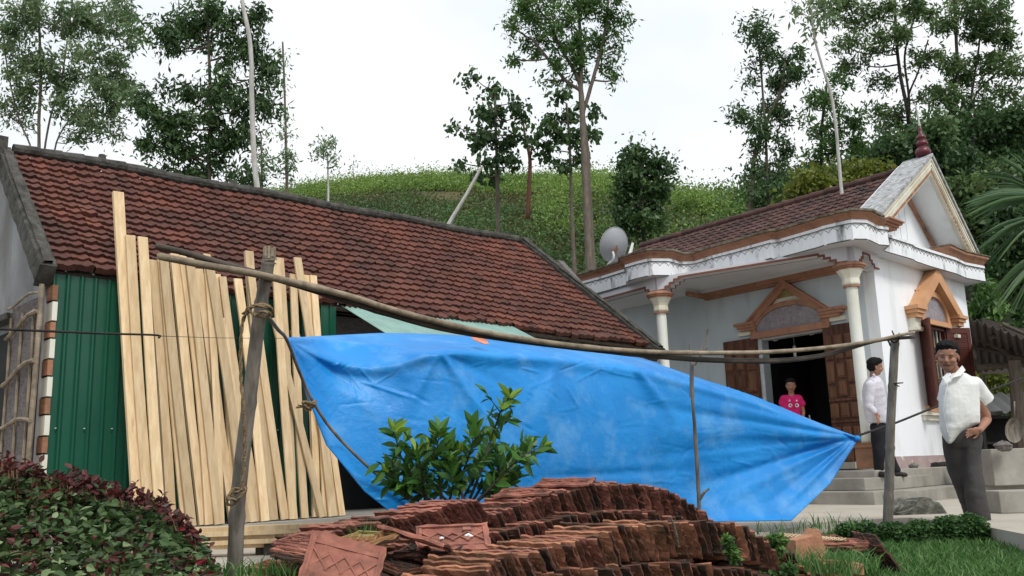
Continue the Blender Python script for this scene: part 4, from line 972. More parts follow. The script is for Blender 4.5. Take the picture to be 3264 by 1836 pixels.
# tarpaulin -------------------------------------------------------------------
# rows from the back hem over the top to the bottom hem, each row a list of (x,y,depth)
rows=[
 [(722,849,6.20),(800,846,6.9),(880,842,7.3),(980,838,7.6),(1120,842,7.85),(1250,852,8.1),(1400,868,8.5),(1520,886,8.8),(1640,912,9.0),(1760,952,9.05),(1900,998,9.0),(2040,1056,8.95),(2150,1097,8.9)],
 [(722,850,6.20),(800,850,6.8),(880,846,7.1),(980,844,7.3),(1120,848,7.5),(1250,858,7.75),(1400,874,8.1),(1520,892,8.45),(1640,915,8.7),(1760,955,8.85),(1900,1001,8.9),(2040,1058,8.9),(2150,1097,8.9)],
 [(722,851,6.19),(790,868,6.5),(870,886,6.7),(980,884,6.85),(1105,872,7.0),(1250,874,7.25),(1400,884,7.6),(1520,902,7.95),(1640,924,8.25),(1760,962,8.5),(1900,1008,8.7),(2040,1064,8.8),(2150,1098,8.9)],
 [(722,852,6.18),(782,884,6.38),(860,912,6.5),(960,918,6.6),(1105,886,6.72),(1250,896,7.0),(1400,905,7.35),(1520,918,7.7),(1640,938,8.0),(1770,974,8.3),(1900,1014,8.55),(2040,1068,8.75),(2150,1099,8.9)],
 [(723,854,6.17),(778,902,6.36),(850,942,6.50),(960,955,6.58),(1110,922,6.70),(1250,930,6.98),(1400,938,7.30),(1520,950,7.65),(1640,966,7.95),(1770,998,8.26),(1900,1034,8.52),(2040,1078,8.72),(2150,1100,8.9)],
 [(725,858,6.17),(775,930,6.32),(845,985,6.42),(960,1005,6.52),(1130,990,6.66),(1250,990,6.90),(1400,995,7.2),(1520,1005,7.55),(1640,1015,7.9),(1770,1040,8.2),(1900,1066,8.48),(2040,1090,8.7),(2151,1101,8.89)],
 [(728,866,6.16),(775,965,6.28),(850,1040,6.36),(960,1075,6.44),(1130,1075,6.58),(1250,1075,6.82),(1400,1080,7.12),(1520,1085,7.46),(1640,1092,7.82),(1770,1104,8.16),(1900,1112,8.5),(2040,1110,8.72),(2151,1103,8.88)],
 [(733,880,6.15),(785,1015,6.24),(865,1115,6.30),(975,1165,6.38),(1130,1170,6.52),(1250,1172,6.74),(1400,1175,7.04),(1520,1178,7.38),(1640,1182,7.78),(1770,1180,8.14),(1910,1162,8.46),(2045,1132,8.74),(2151,1105,8.87)],
 [(740,900,6.15),(800,1062,6.22),(890,1180,6.28),(1000,1240,6.34),(1130,1252,6.48),(1250,1256,6.7),(1400,1258,7.0),(1520,1258,7.34),(1640,1256,7.72),(1780,1246,8.1),(1920,1208,8.4),(2050,1152,8.72),(2152,1107,8.86)],
 [(748,925,6.15),(815,1102,6.22),(905,1215,6.26),(1000,1290,6.32),(1130,1320,6.46),(1250,1325,6.68),(1400,1325,6.98),(1520,1322,7.3),(1640,1314,7.66),(1800,1296,8.0),(1955,1283,8.25),(2072,1190,8.66),(2152,1110,8.85)],
 [(755,945,6.15),(822,1118,6.22),(918,1235,6.26),(1002,1302,6.32),(1130,1345,6.46),(1250,1350,6.68),(1400,1350,6.98),(1520,1338,7.28),(1650,1314,7.64),(1820,1311,7.96),(1990,1309,8.2),(2088,1215,8.6),(2152,1113,8.84)]]
C=np.array([[dD(*p) for p in r] for r in rows])           # 11 x 13
NU,NV=420,200
def lin(P,n):
    t=np.linspace(0,len(P)-1,n); return np.stack([np.interp(t,np.arange(len(P)),P[:,i]) for i in range(3)],1)
lw=[0,0,0,0,0,0,0,0,.3,.7,1.]
C2=np.stack([spline(C[i],NU)*(1-lw[i])+lin(C[i],NU)*lw[i] for i in range(C.shape[0])])  # 11 x NU
G_=np.stack([spline(C2[:,j],NV) for j in range(NU)],1)     # NV x NU
du=np.gradient(G_,axis=1);dv=np.gradient(G_,axis=0); N_=unit(np.cross(du,dv)); N_=np.where((N_@(-CF))[...,None]<0,-N_,N_)
px=np.zeros((NV,NU));py=np.zeros((NV,NU))
V_=G_-CC; zz=V_@CF; px=(1632+FPX*(V_@CR)/zz)/DS; py=(918-FPX*(V_@CU)/zz)/DS
disp=np.zeros((NV,NU))
def fold(ax_,ay,bx,by,w0,w1,amp,pw=1.):  # ridge/valley line in cloth coordinates, width grows from a to b
    global disp
    dx,dy=bx-ax_,by-ay; L2=dx*dx+dy*dy; t=((px-ax_)*dx+(py-ay)*dy)/L2; d=((px-ax_)*dy-(py-ay)*dx)/math.sqrt(L2)
    w_=w0+(w1-w0)*np.clip(t,0,1); a=np.clip(np.minimum(t*6,(1-t)*3),0,1)
    disp+=.54*amp*a*np.exp(-(d/(w_*.8))**2)
# folds radiating from the right tip
for (bx,by,w1,amp) in ((1700,1240,26,-.055),(1620,1085,34,.03),(1560,1010,22,-.03),(1750,1290,26,.03),(1680,1150,30,.025),(1900,1290,18,-.03),(1780,1010,14,.02),(1960,1290,14,.028),(1500,1160,20,-.016)):
    fold(2150,1100,bx,by,5,w1,amp)
# folds from the top left corner
for (bx,by,w1,amp) in ((1000,935,26,-.06),(1080,960,30,.035),(930,1010,26,-.045),(1000,1080,40,.03),(870,1100,20,-.02),(1100,895,18,.05)):
    fold(722,851,bx,by,5,w1,amp)
# peak where something props the sheet
for (bx,by,w1,amp) in ((1240,1090,22,.045),(1010,1060,26,.03),(1180,1140,18,-.02),(1330,1000,24,-.02),(1500,915,10,.02)):
    fold(1107,884,bx,by,8,w1,amp)
fold(1580,905,1700,1060,6,22,.04); fold(1590,905,1660,1200,8,40,-.03); fold(1400,900,1360,1100,12,40,.03)
fold(905,960,1060,1010,3,4,.02); fold(1010,1270,1400,1120,10,30,-.02); fold(1350,1200,1800,1180,10,18,-.02)
fold(1010,980,1090,1020,4,5,-.012)
rr_=np.random.default_rng(3)
for k in range(420):   # small creases
    x=rr_.uniform(760,2080); y=rr_.uniform(900,1300); a=rr_.normal(-.1,.7); L_=rr_.uniform(25,110)
    fold(x,y,x+L_*math.cos(a),y+L_*math.sin(a),2.2,rr_.uniform(2.4,6),rr_.normal()*.0055)
def sm(a): return a
edgef=np.clip(np.minimum(np.linspace(0,1,NU),1-np.linspace(0,1,NU))*25,0,1)[None,:]*np.clip((1-np.linspace(0,1,NV))*25,0,1)[:,None]
G_=G_+N_*(disp*edgef)[...,None]
m=MB(); m.grid(G_); q=empty('blue_tarpaulin',dD(1500,1330,7.4),'large creased blue tarpaulin slung across the yard between ropes','tarpaulin')
o=m.build('sheet',M['tarp'],q,smooth=True); o.modifiers.new('t','SOLIDIFY').thickness=.002
m=MB(); m.tube(G_[-1],.006,6); m.build('hem',M['tarp'],q,smooth=True)
m=MB(); c=dD(2157,1103,8.85)
m.lathe(c-np.array([0,0,.03]),[(.012,0),(.03,.01),(.034,.03),(.026,.05),(.01,.058)],10); m.tube([dD(2120,1090,8.86),c],[.004,.02],8); m.build('gathered_corner',M['tarp'],q,smooth=True)
# back flap of darker sheet seen above the right part
m=MB(); fl=[[dD(1330,862,9.0),dD(1450,874,9.2),dD(1560,888,9.3),dD(1660,914,9.3)],[dD(1330,880,8.6),dD(1450,896,8.8),dD(1560,910,8.9),dD(1660,925,9.0)]]
m.grid(np.stack([spline(r,20) for r in fl])); o=m.build('back_flap',M['tarp'],q,smooth=True); o.modifiers.new('t','SOLIDIFY').thickness=.002
# salmon rag on top
m=MB(); top=[dD(1180,843,7.35),dD(1200,843,7.35),dD(1222,850,7.35)]; 
rg=[[(1178,841),(1190,842),(1203,845),(1216,848)],[(1184,848),(1196,849),(1209,850),(1222,852)],[(1194,857),(1206,858),(1216,859),(1227,860)],[(1204,861),(1212,864),(1219,866),(1229,866)]]
m.grid(np.array([[dD(x,y,7.05-.015*i+.012*math.sin(x*.5+y)) for x,y in r] for i,r in enumerate(rg)])); o=m.build('rag',M['cloth']); o.modifiers.new('t','SOLIDIFY').thickness=.004; tag(o,'small salmon pink rag lying on the top edge of the blue tarp','rag')
# ================================================================ TILE PILE
TL_,TH_,TT_=.35,.21,.012
def tilemesh(name,seed,matl,rim=False):
    r=np.random.default_rng(seed); m=MB()
    nx,nz=13,9
    # cross-section in z (short side): wavy slab
    def off(z,x):
        f=z/TH_+.5; return .006*math.exp(-((f-.1)/.09)**2)-.005*math.exp(-((f-.3)/.08)**2)+.008*math.exp(-((f-.92)/.07)**2)+.003*math.sin(x*40+z*60+seed)
    G1=[];G2=[]
    for i in range(nx):
        x=-TL_/2+TL_*i/(nx-1); a=[];b=[]
        for j in range(nz):
            z=-TH_/2+TH_*j/(nz-1); e=r.uniform(-.0025,.0025); ex_=r.uniform(-.004,.004) if i in(0,nx-1) else 0; ez_=r.uniform(-.005,.005) if j in (0,nz-1) else 0
            o=off(z,x); a.append((x+ex_,o+TT_/2+e,z+ez_)); b.append((x+ex_,o-TT_/2+e*.5,z+ez_))
        G1.append(a);G2.append(b)
    G1=np.array(G1);G2=np.array(G2)
    m.grid(G1,.5);m.grid(G2,.5)
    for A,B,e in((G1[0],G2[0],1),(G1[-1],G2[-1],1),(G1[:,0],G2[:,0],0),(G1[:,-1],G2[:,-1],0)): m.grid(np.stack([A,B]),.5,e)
    # raised border ribs and lugs on both faces
    for s,yy in((1,TT_/2),(-1,-TT_/2)):
        for z in(-TH_*.36,TH_*.30): m.box((0,s*.003+yy+off(z,0),z),(TL_*.46 if rim else TL_*.40,0,0),(0,.004,0),(0,0,.006))
        for x in((-TL_*.44,TL_*.44) if rim else ()): m.box((x,s*.004+yy,0),(.007,0,0),(0,.006,0),(0,0,TH_*.4))
        for k in range(8):
            x=-TL_*.3+TL_*.2*(k%4); a=.7*(-1)**k*(1 if k<4 else -1); m.box((x,s*.002+yy+.001+.0007*k*s,0),(.055*math.cos(a),0,.055*math.sin(a)),(0,.003,0),(-.004*math.sin(a),0,.004*math.cos(a)))
    m.box((TL_*.2,TT_,-TH_*.2),(.02,0,0),(0,.012,0),(0,0,.012))
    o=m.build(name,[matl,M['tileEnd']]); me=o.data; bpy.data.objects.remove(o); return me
TM={}
for key,mm in(('A','tileA'),('B','tileB'),('C','tileC')): TM[key]=[tilemesh('clay_tile',i+ord(key),M[mm]) for i in range(3)]; TM[key+'f']=[tilemesh('clay_tile',i+ord(key)+9,M[mm],True) for i in range(2)]
def frame(x,z):   # orientation matrix from long axis x and height axis z
    x=unit(np.array(x,float)); y=unit(np.cross(z,x)); z=np.cross(x,y); return Matrix(((x[0],y[0],z[0]),(x[1],y[1],z[1]),(x[2],y[2],z[2]))).to_4x4()
TG={}
def puttile(c,x,z,key,label,group,name='clay_tile'):
    me=TM[key][int(rng.integers(len(TM[key])))]; o=bpy.data.objects.new(name,me); COL.objects.link(o)
    o.matrix_world=Matrix.Translation(Vector([float(t) for t in c]))@frame(x,z)
    tag(o,label,'roof tile',group); return o
def lat(p0,dx): return p0
wdir=unit(np.array([-.88,.475,.0]))
def row(curve,n,key,label,group,lean=.32,wd=wdir,tiltw=0,dz=0,keys=None):
    P=spline([dD(x,y,d) for x,y,d in curve],n); T=np.gradient(P,axis=0)
    for i in range(n):
        t=T[i].copy(); t[2]=0; t=unit(t)
        na=np.array([wd[1],-wd[0],0.]); na=na if na[1]>0 else -na
        up=unit(np.array([0,0,1.])-na*(.42+.5*lean+rng.normal()*.05)-t*(lean*.5)); w_=unit(wd+np.array([rng.normal()*.04,rng.normal()*.04,rng.normal()*.02+tiltw]))
        s=rng.uniform(-.022,.022); c=P[i]+w_*(TL_/2+s)-up*(TH_/2)+np.array([0,0,dz+rng.uniform(-.012,.012)])
        k=(keys[int(rng.integers(len(keys)))] if keys else key)
        puttile(c,w_,up,k,label,group)
# back row (main)
row([(1238,1292,5.35),(1330,1262,5.4),(1420,1236,5.45),(1480,1222,5.5),(1560,1218,5.55),(1640,1226,5.6),(1700,1246,5.65),(1750,1276,5.7),(1792,1312,5.75)],62,'A','reddish clay tile on edge in the long back row of the tile pile','tiles standing in the back row',keys='AAAC',tiltw=.02)
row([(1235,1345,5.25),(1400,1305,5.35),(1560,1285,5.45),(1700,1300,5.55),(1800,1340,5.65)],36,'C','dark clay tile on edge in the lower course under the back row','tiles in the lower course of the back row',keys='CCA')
# back row, left stepped part
row([(800,1352,4.95),(860,1330,5.0),(930,1316,5.05),(1010,1300,5.1),(1090,1282,5.15),(1150,1266,5.2),(1200,1258,5.25)],22,'A','reddish clay tile on edge in the stepped left part of the back row','tiles in the stepped left part',lean=.75,keys='AAAC',tiltw=-.02)
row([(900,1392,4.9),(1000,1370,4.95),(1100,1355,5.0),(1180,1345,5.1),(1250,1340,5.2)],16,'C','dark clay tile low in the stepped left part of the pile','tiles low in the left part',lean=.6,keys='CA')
# a few loose ones crowning the back row
for (x,y,d,a,b) in((1340,1236,5.55,.2,.15),(1440,1212,5.6,-.1,.1)):
    puttile(dD(x-18,y+2,d),np.array([-.95,.3,-a*.12]),unit(np.array([.3,.95,.15+b*.3])),'A','clay tile lying loose along the crest of the back row','loose tiles on the crest')
# front row
row([(1222,1440,4.0),(1251,1406,4.1),(1330,1392,4.2),(1400,1374,4.3),(1480,1352,4.38),(1560,1326,4.45),(1640,1318,4.52),(1720,1314,4.6),(1800,1316,4.66),(1870,1324,4.72),(1905,1345,4.76),(1945,1385,4.8)],60,'B','orange brown clay tile on edge in the front row of the tile pile','tiles standing in the front row',keys='BBCBA',lean=.26)
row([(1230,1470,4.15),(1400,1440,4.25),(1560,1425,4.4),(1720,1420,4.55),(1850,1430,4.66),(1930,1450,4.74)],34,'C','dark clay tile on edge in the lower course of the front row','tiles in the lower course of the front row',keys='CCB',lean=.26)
row([(1120,1475,3.8),(1160,1462,3.85),(1200,1450,3.95)],6,'B','bright orange brown tile at the near left end of the front row','tiles at the near end of the front row',lean=.7,keys='BB')
# flat tiles lying on the left
def flat(c,x,nrm,key,label,name='clay_tile',matl=None,s=1.0):
    x=unit(np.array(x,float)); n=unit(np.array(nrm,float)); z=unit(np.cross(x,n)); o=puttile(c,x,z,key+'f',label,None,name); del_=o.get('group')
    o.scale=(s,s,s)
    if matl: o.data=o.data.copy(); o.data.materials[0]=matl
    return o
Z1=lambda x,y:((780+x/2.1115)/DS,(1450+y/2.1115)/DS)
flat(dD(*Z1(800,575),4.35),(.66,-.74,.0),(.10,-.38,.92),'B','ochre yellow clay tile lying flat on top at the left of the pile',matl=M['ochre'],s=1.05)
flat(dD(*Z1(1400,560),4.55),(.98,.12,.0),(.02,-.52,.85),'A','large reddish tile lying flat with its framed face up in the middle of the pile',s=1.05)
o=flat(dD(*Z1(1165,565),4.35),(.9,-.25,-.26),(.25,.15,.95),'A','clay tile lying slanted across the flat ones, seen along its edge')
o=puttile(dD(*Z1(660,745),4.0),CR*.93-CU*.27+CF*.1,unit(CR*.30+CU*.55+CF*.75),'Af','big pinkish tile with a crossed pattern leaning at the front left of the pile',None); o.scale=(.98,.9,1.3); del_=0
flat(dD(*Z1(1250,650),4.5),(-.9,.4,0),(.0,-.2,.97),'C','dark tile lying flat beneath the reddish framed one')
for k in range(5):
    flat(dD(*Z1(440+60*(k%2),690-22*k),4.75+.03*k),(-.85,.3,.12),(.1,-.15,.97),'C' if k<2 else 'A','clay tile in the low fan at the left end, layer %s from the ground'%['one','two','three','four','five'][k])
for k in range(4):
    flat(dD(*Z1(310-12*k,806-20*k),5.0),(-.98,.1+.06*k,.03),(.02,-.1,.99),'B','clay tile in the small flat stack at bottom left, %s from the ground'%['first','second','third','fourth'][k])
for k in range(6):
    flat(dD(*Z1(950+40*k,720+14*(k%3)),4.3+.05*k),(-.7,.5,.25-.1*k),(.3,-.2+.1*k,.8),'C','dark broken tile in the hollow between the two rows').__setitem__('group','tiles in the hollow')
# bits of chalk white lime on the flat tile
m=MB()
for (x,y) in((1325,563),(1505,540),(1520,548),(1495,545)): m.lathe(dD(*Z1(x,y),4.35),[(.003,-.004),(.012,0),(.010,.006),(.0,.01)],6)
o=m.build('lime_lumps',M['plastic']); tag(o,'small white lime lumps lying on the reddish framed tile','lime')
# core of rubble below the rows
def mound(name,pts,matl,label,r=.2):
    m=MB()
    for (x,y,d,s) in pts: 
        c=dD(x,y,d); G_=[]
        for i in range(9):
            th=PI*i/8; G_.append([c+np.array([math.sin(th)*math.cos(p)*s*1.3,math.sin(th)*math.sin(p)*s,math.cos(th)*s*.6])*(1+.12*math.sin(5*p+3*th)) for p in np.linspace(0,2*PI,15)])
        m.grid(np.array(G_))
    o=m.build(name,matl,smooth=True); tag(o,label,'rubble',None,'stuff'); return o
mound('tile_rubble',[(1000,1480,4.9,.3),(1250,1450,5.2,.3),(1450,1440,5.3,.35),(1650,1440,5.4,.35),(1150,1520,4.5,.25),(1400,1520,4.6,.25),(1600,1500,4.7,.28),(1800,1480,4.9,.25)],M['tileC'],'dark crumbled tile and earth filling the core of the pile')
# right hand group
row([(1950,1388,5.1),(1990,1400,5.1),(2020,1430,5.1),(2040,1465,5.1)],8,'C','dark tile slumped at the right end of the front row','slumped tiles at the right end',lean=.8,keys='CCB')
Z2=lambda x,y:((2450+x/2.981)/DS,(1350+y/2.981)/DS)
for k in range(6):
    o=flat(dD(*Z2(250-40*(k%3)+300*(k%2),1165-14*k),6.3+.04*(k%2)),(-.96,-.12,.03),(.0,-.08,.99),'A','tile lying flat in the low stack with netting on it, near the lawn'); o['group']='flat tiles under the netting'
for k in range(4):
    o=flat(dD(*Z2(760-30*(k%2),1180-18*k),6.4),(-.96,-.16,.03),(.0,-.08,.99),'A','tile lying flat at the lawn end of the low netted stack'); o['group']='flat tiles at the lawn end'
for k in range(9):
    c=dD(*Z2(960+12*k,1175+11*k),6.45-.02*k); o=puttile(c,(-.1,.99,0),unit(np.array([-.35-.04*k,0,1])),'C','dark upright tile at the grassy right end of the netted stack','upright tiles at the grassy end')
# netting
m=MB()
for k in range(17):
    a=100+k*36; 
    m.tube([dD(*Z2(a,1040+k*3),6.1),dD(*Z2(a+60,1075+k*2.4),5.98)],.0035,4); m.tube([dD(*Z2(a+60,1042+k*3),6.1),dD(*Z2(a,1072+k*2.4),5.98)],.0035,4)
m.tube([dD(*Z2(80,1048),6.1),dD(*Z2(700,1092),6.05)],.003,4)
o=m.build('netting',M['woodend']); tag(o,'scrap of pale string netting lying over the flat tile stack','netting')
# blocks
m=MB(); c=dD(*Z2(390,1290),5.6); m.prism([c+unit(np.array([.93,.35,0]))*a_+np.array([0,0,b_]) for a_,b_ in ((-.10,-.16),(.12,-.16),(.13,.05),(.10,.17),(.06,.18),(.03,.14),(-.09,.12))],unit(np.array([-.35,.93,0]))*.09); o=m.build('laterite_block',M['brick'],bevel=.006); tag(o,'rough red clay block standing upright beside the netted tiles','block')
for k,(x,y,a) in enumerate(((600,1350,.1),(700,1365,-.1),(640,1420,.05))):
    m=MB(); c=dD(*Z2(x,y),5.4); e=unit(np.array([.95,a,-.1])); n=unit(np.array([-a,.95,0])); m.box(c,e*.11,n*.055,(0,0,.032)); 
    for s in(-.06,0,.06): m.box(c-n*.056+e*s,e*.022,n*.003,(0,0,.018))
    o=m.build('clay_brick',M['brick'],bevel=.006); tag(o,['red brick at the left of the small brick group by the lawn','red brick at the right of the small brick group by the lawn','lowest red brick of the small group at the bottom edge'][k],'brick')
# grey thin stick in front row
m=MB(); m.tube([dD(1687,1300,4.5),dD(1695,1320,4.5),dD(1702,1345,4.5),dD(1706,1375,4.52)],.006,6); o=m.build('grey_stick',M['concold']); tag(o,'thin grey stick poking up between the front row tiles','stick')
# ================================================================ SMALL YARD STRUCTURES
# old concrete stump-like bracket at the patio edge
prof=[(1180,900),(1190,850),(1225,812),(1262,775),(1285,735),(1300,712),(1330,700),(1480,700),(1560,706),(1575,742),(1640,748),(1665,790),(1700,840),(1745,895),(1745,960),(1180,960)]
D0=9.9; P=[dD(*Z2(x,y),D0) for x,y in prof]
# --- one rounded body from stacked profiles
G_=[]
for k,(o,s) in enumerate(((0,.93),(.03,1.0),(.14,1.0),(.2,.93),(.24,.8),(.30,.78),(.36,.85))):
    cx_=sum(P)/len(P); G_.append([cx_+(p-cx_)*s+np.array([CF[0],CF[1],0])*o+rng.normal(size=3)*.008 for p in P])
m=MB(); m.grid(np.array(G_)); n=len(P); m.add(G_[0],[tuple(range(n))]); m.add(G_[-1],[tuple(range(n))])
q=empty('concrete_stump',dD(*Z2(1450,900),D0+.15),'old mossy scrolled concrete footing standing at the patio edge by the right bamboo post','concrete footing')
m.build('body',M['concold'],q,bevel=.01)
m=MB(); m.tube(spline([dD(*Z2(x,y),D0-.03) for x,y in ((1215,850),(1290,838),(1370,800),(1400,745),(1330,735),(1290,770),(1230,825))],30),.010,6); m.build('scroll',M['concold'],q,smooth=True)
# concrete block
def slab(name,label,cat,x0,x1,yb,yt,zb,dep,matl,bevel=.012,ang=0):
    A=atz(x0,yb,zb); D=(A-CC)@CF; B=PD(x1,yb,D); B=np.array([B[0],B[1],zb]); top=PD(x0,yt,D)[2]
    e=unit(B-A); n=np.array([-e[1],e[0],0]); L_=np.linalg.norm(B-A)
    m=MB(); m.box((A+B)/2+n*dep/2+np.array([0,0,(top-zb)/2]),e*L_/2,n*dep/2,(0,0,(top-zb)/2)); o=m.build(name,matl,bevel=bevel); tag(o,label,cat); return o,A,D,top
slab('concrete_block','squat grey concrete block standing on the patio at the right edge','block',3192,3330,1638,1566,PZ,.35,M['conc'])
slab('water_tank_wall','tall grey concrete cistern behind the squat block at the right edge','cistern',3172,3400,1549,1431,.205,1.0,M['conc'])
# rubble on the cistern, stones and shoes on the ledge
def lump(c,s,matl,name,label,cat,group=None,seed=0):
    r=np.random.default_rng(seed); m=MB(); G_=[]; k1,k2=r.uniform(0,6,2)
    for i in range(8):
        th=PI*i/7; G_.append([c+np.array([math.sin(th)*math.cos(p)*s[0],math.sin(th)*math.sin(p)*s[1],math.cos(th)*s[2]])*(1+.16*math.sin(3*p+k1+2*th)+.1*math.sin(5*th+k2)) for p in np.linspace(0,2*PI,13)])
    m.grid(np.array(G_)); o=m.build(name,matl,smooth=False); tag(o,label,cat,group); return o
lump(dD(*Z2(2235,215),12.8),(.12,.1,.07),M['mud'],'cement_bag','crumpled grey bag lying on top of the cistern','bag')
lump(W(-.22,.15,PF+.01),(.075,.05,.045),M['concold'],'stone','pale stone lying on the ledge below the window','stone',seed=2)
lump(W(-.22,1.0,PF+.01),(.10,.045,.04),M['shoe'],'shoe','dark brown shoe on the ledge, left one of the pair behind the man','shoe',seed=4)
lump(W(-.22,1.28,PF+.01),(.10,.045,.04),M['shoe'],'shoe','dark brown shoe on the ledge, right one of the pair behind the man','shoe',seed=5)
m=MB(); c=W(-.25,3.75,.49); m.lathe(c,[(.06,0),(.065,.02),(.065,.22),(.03,.29),(.018,.3),(.018,.34)],12); o=m.build('water_bottle',M['cream'],smooth=True); tag(o,'cloudy plastic bottle standing by the right corner of the white house','bottle')
# open kitchen shed
q=empty('kitchen_shed',dD(2560,1120,15.5),'dark open lean-to with old fibre roof sheets right of the white house','shed')
TLp=dD(2440,800,14.5);TRp=dD(2720,905,14.0);BLp=dD(2452,935,17.5);BRp=dD(2720,905,17.5)
nx=130; G_=[]
for j in range(2):
    row=[]
    for i in range(nx+1):
        f=i/nx; a=TLp+(TRp-TLp)*f; b=BLp+(BRp-BLp)*f; p=a+(b-a)*j; row.append(p+np.array([0,0,.03*math.cos(f*14*2*PI)]))
    G_.append(row)
m=MB(); m.grid(np.array(G_)); o=m.build('roof_sheet',M['asb'],q,smooth=True); o.modifiers.new('t','SOLIDIFY').thickness=.01
for k,(a,b,r_) in enumerate((((2455,925,15.2),(2700,905,15.2),.055),((2450,845,15.4),(2560,900,15.8),.04),((2490,850,14.8),(2530,838,14.8),.03),((2445,870,15.8),(2700,930,15.5),.03),((2520,815,15),(2600,850,16.5),.03))):
    m=MB(); m.tube([dD(*a),dD(*b)],r_,7); m.build('rafter',M['timber'],q)
m=MB(); m.tube([dD(2552,905,14.6),dD(2560,1010,14.6),dD(2568,1200,14.6)],[.10,.10,.11],9,jit=.1); m.build('post',M['timber'],q)
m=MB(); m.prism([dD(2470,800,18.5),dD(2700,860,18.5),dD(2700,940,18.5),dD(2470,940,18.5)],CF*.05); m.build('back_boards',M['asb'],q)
# stove, pan, wok, white sheets
m=MB(); A=dD(2478,1048,14.8); B=dD(2600,1048,14.8); e=unit(B-A); n=np.array([-e[1],e[0],0])
for z0_,z1_ in ((A[2]-.04,A[2]),(A[2]-.45,A[2]-.42)): m.box((A+B)/2*np.array([1,1,0])+n*.25+np.array([0,0,(z0_+z1_)/2]),e*.5,n*.25,(0,0,(z1_-z0_)/2))
m.box((A+B)/2*np.array([1,1,0])+n*.48+np.array([0,0,A[2]-.3]),e*.5,n*.01,(0,0,.28))
for s in(-.46,.46): m.box((A+B)/2*np.array([1,1,0])+e*s+np.array([0,0,A[2]/2]),e*.025,n*.025,(0,0,A[2]/2))
o=m.build('stove_bench',M['burnt']); tag(o,'sooty black cooking bench under the shed roof','bench')
m=MB(); c=dD(2495,1047,14.9); m.lathe(c,[(.05,0),(.14,.01),(.17,.07),(.185,.075),(.16,.08),(.05,.085)],18); o=m.build('steel_pan',M['steel'],smooth=True); tag(o,'shiny steel pan on the sooty bench','pan')
m=MB(); c=dD(2552,1082,14.2); e1_=CR;e2_=CU
G_=[[c+(e1_*math.cos(t)*r*.75+e2_*math.sin(t)*r)+CF*(.06*(1-(r/.2)**2)) for t in np.linspace(0,2*PI,19)] for r in (.001,.07,.13,.18,.2)]
m.grid(np.array(G_)); m.tube([c+e2_*.19,c+e2_*.45],.012,5); o=m.build('hanging_wok',M['bamboo'],smooth=True); tag(o,'round brownish wok hanging from the shed post','wok')
corr_o=None
P0=dD(2482,1040,16.0); o=corr('fibre_sheet_stack',M['sheet'],P0,CR*1.0,unit(np.array([0,1,.55])),1.3,.8,.22,.05,CU,trap=False); tag(o,'white corrugated fibre sheets lying behind the sooty bench','roof sheets')
# ================================================================ HILL
cx=[-900,-400,0,400,660,760,880,1000,1150,1300,1450,1520,1600,1700,1850,2000,2100,2200,2300,2400,2576,2900,3400]
cy=[720,700,660,560,496,478,462,452,446,454,452,450,464,494,510,450,430,400,350,330,330,300,300]
cD=[90,90,85,80,75,75,74,72,70,68,64,60,56,52,48,48,46,44,42,40,40,40,42]
NXh,NTh=150,60
def hillpt(x,t):
    y=np.interp(x,cx,cy); Dc=np.interp(x,cx,cD); top=dD(x,y,Dc); base=dD(x,1000,21.); base=np.array([base[0],base[1],0])
    hz=top[2]; f=t; p=base[:2]+(top[:2]-base[:2])*f; z=-.1+(hz+.1)*f**1.05 
    z+= (1-abs(2*f-1))*.6*(.5*math.sin(p[0]*.35+f*6)+.35*math.sin(p[0]*.8+p[1]*.5)); return np.array([p[0],p[1],z])
G_=np.array([[hillpt(x,t) for x in np.linspace(-900,3400,NXh)] for t in np.linspace(0,1,NTh)])
back=G_[-1].copy(); back2=back+np.array([0,60,-14]); back2[:,0]*=1.5
G_=np.concatenate([G_,(back+np.array([0,5,-1]))[None],back2[None]])
m=MB(); m.grid(G_); o=m.build('hill',M['hill'],smooth=True); struct(o)
r=np.random.default_rng(11)
def patch(c,k=0.): return .5+.25*math.sin(c[0]*.31+1.3*math.sin(c[2]*.5+k)+k)+.25*math.sin(c[0]*.83+c[2]*1.1+2*k)
def hillveg(name,n,tr_,xr,size,matl,label,leaves=16,rad=.45,hh=.6,gap=0.,pk=0.):
    P=[]; pt=[]
    for k in range(n):
        t=r.uniform(*tr_); x=r.uniform(*xr); c=hillpt(x,t); pv=patch(c,pk)
        if pv<gap*r.uniform(.6,1.4): continue
        pt.append(pv); s=rad*(.5+1.3*r.random()**2); q_=r.normal(size=(leaves,3))*s*.5; q_[:,2]=abs(q_[:,2])*hh/ .5*.9; P.append(c+q_)
    P=np.concatenate(P); V=leafquads(P,size,aspect=.55,droop=-.3,flat=.8,r=r); cl=np.repeat(.45*r.random(len(pt))+.55*np.array(pt),leaves); tint=np.clip(.72*cl+.28*r.random(len(P)),0,1)
    o=quads(name,V,tint,matl); tag(o,label,'undergrowth',None,'stuff'); return o
hillveg('tea_bushes',16000,(.10,.86),(600,1950),.16,M['lf_hill'],'dull brown green low bushes covering the lower hillside',leaves=24,rad=.42,gap=.22)
hillveg('hillside_saplings',4200,(.885,1.0),(600,1900),.17,M['lf_hillup'],'bright green young growth along the top of the hill',leaves=30,rad=.55,hh=.65)
hillveg('right_saplings',2600,(.62,.9),(1350,1900),.17,M['lf_hillup'],'lighter green saplings on the right shoulder of the hill',leaves=26,rad=.6,hh=.9,gap=.45,pk=2.)
hillveg('dark_shrubs',420,(.05,.75),(650,1900),.17,M['lf_dark'],'scattered dark shrubs dotting the hillside',leaves=150,rad=.9,hh=.7)
hillveg('light_shrubs',260,(.1,.8),(700,1800),.15,M['lf_mid'],'scattered light green shrubs dotting the hillside',leaves=110,rad=.7,hh=.8)
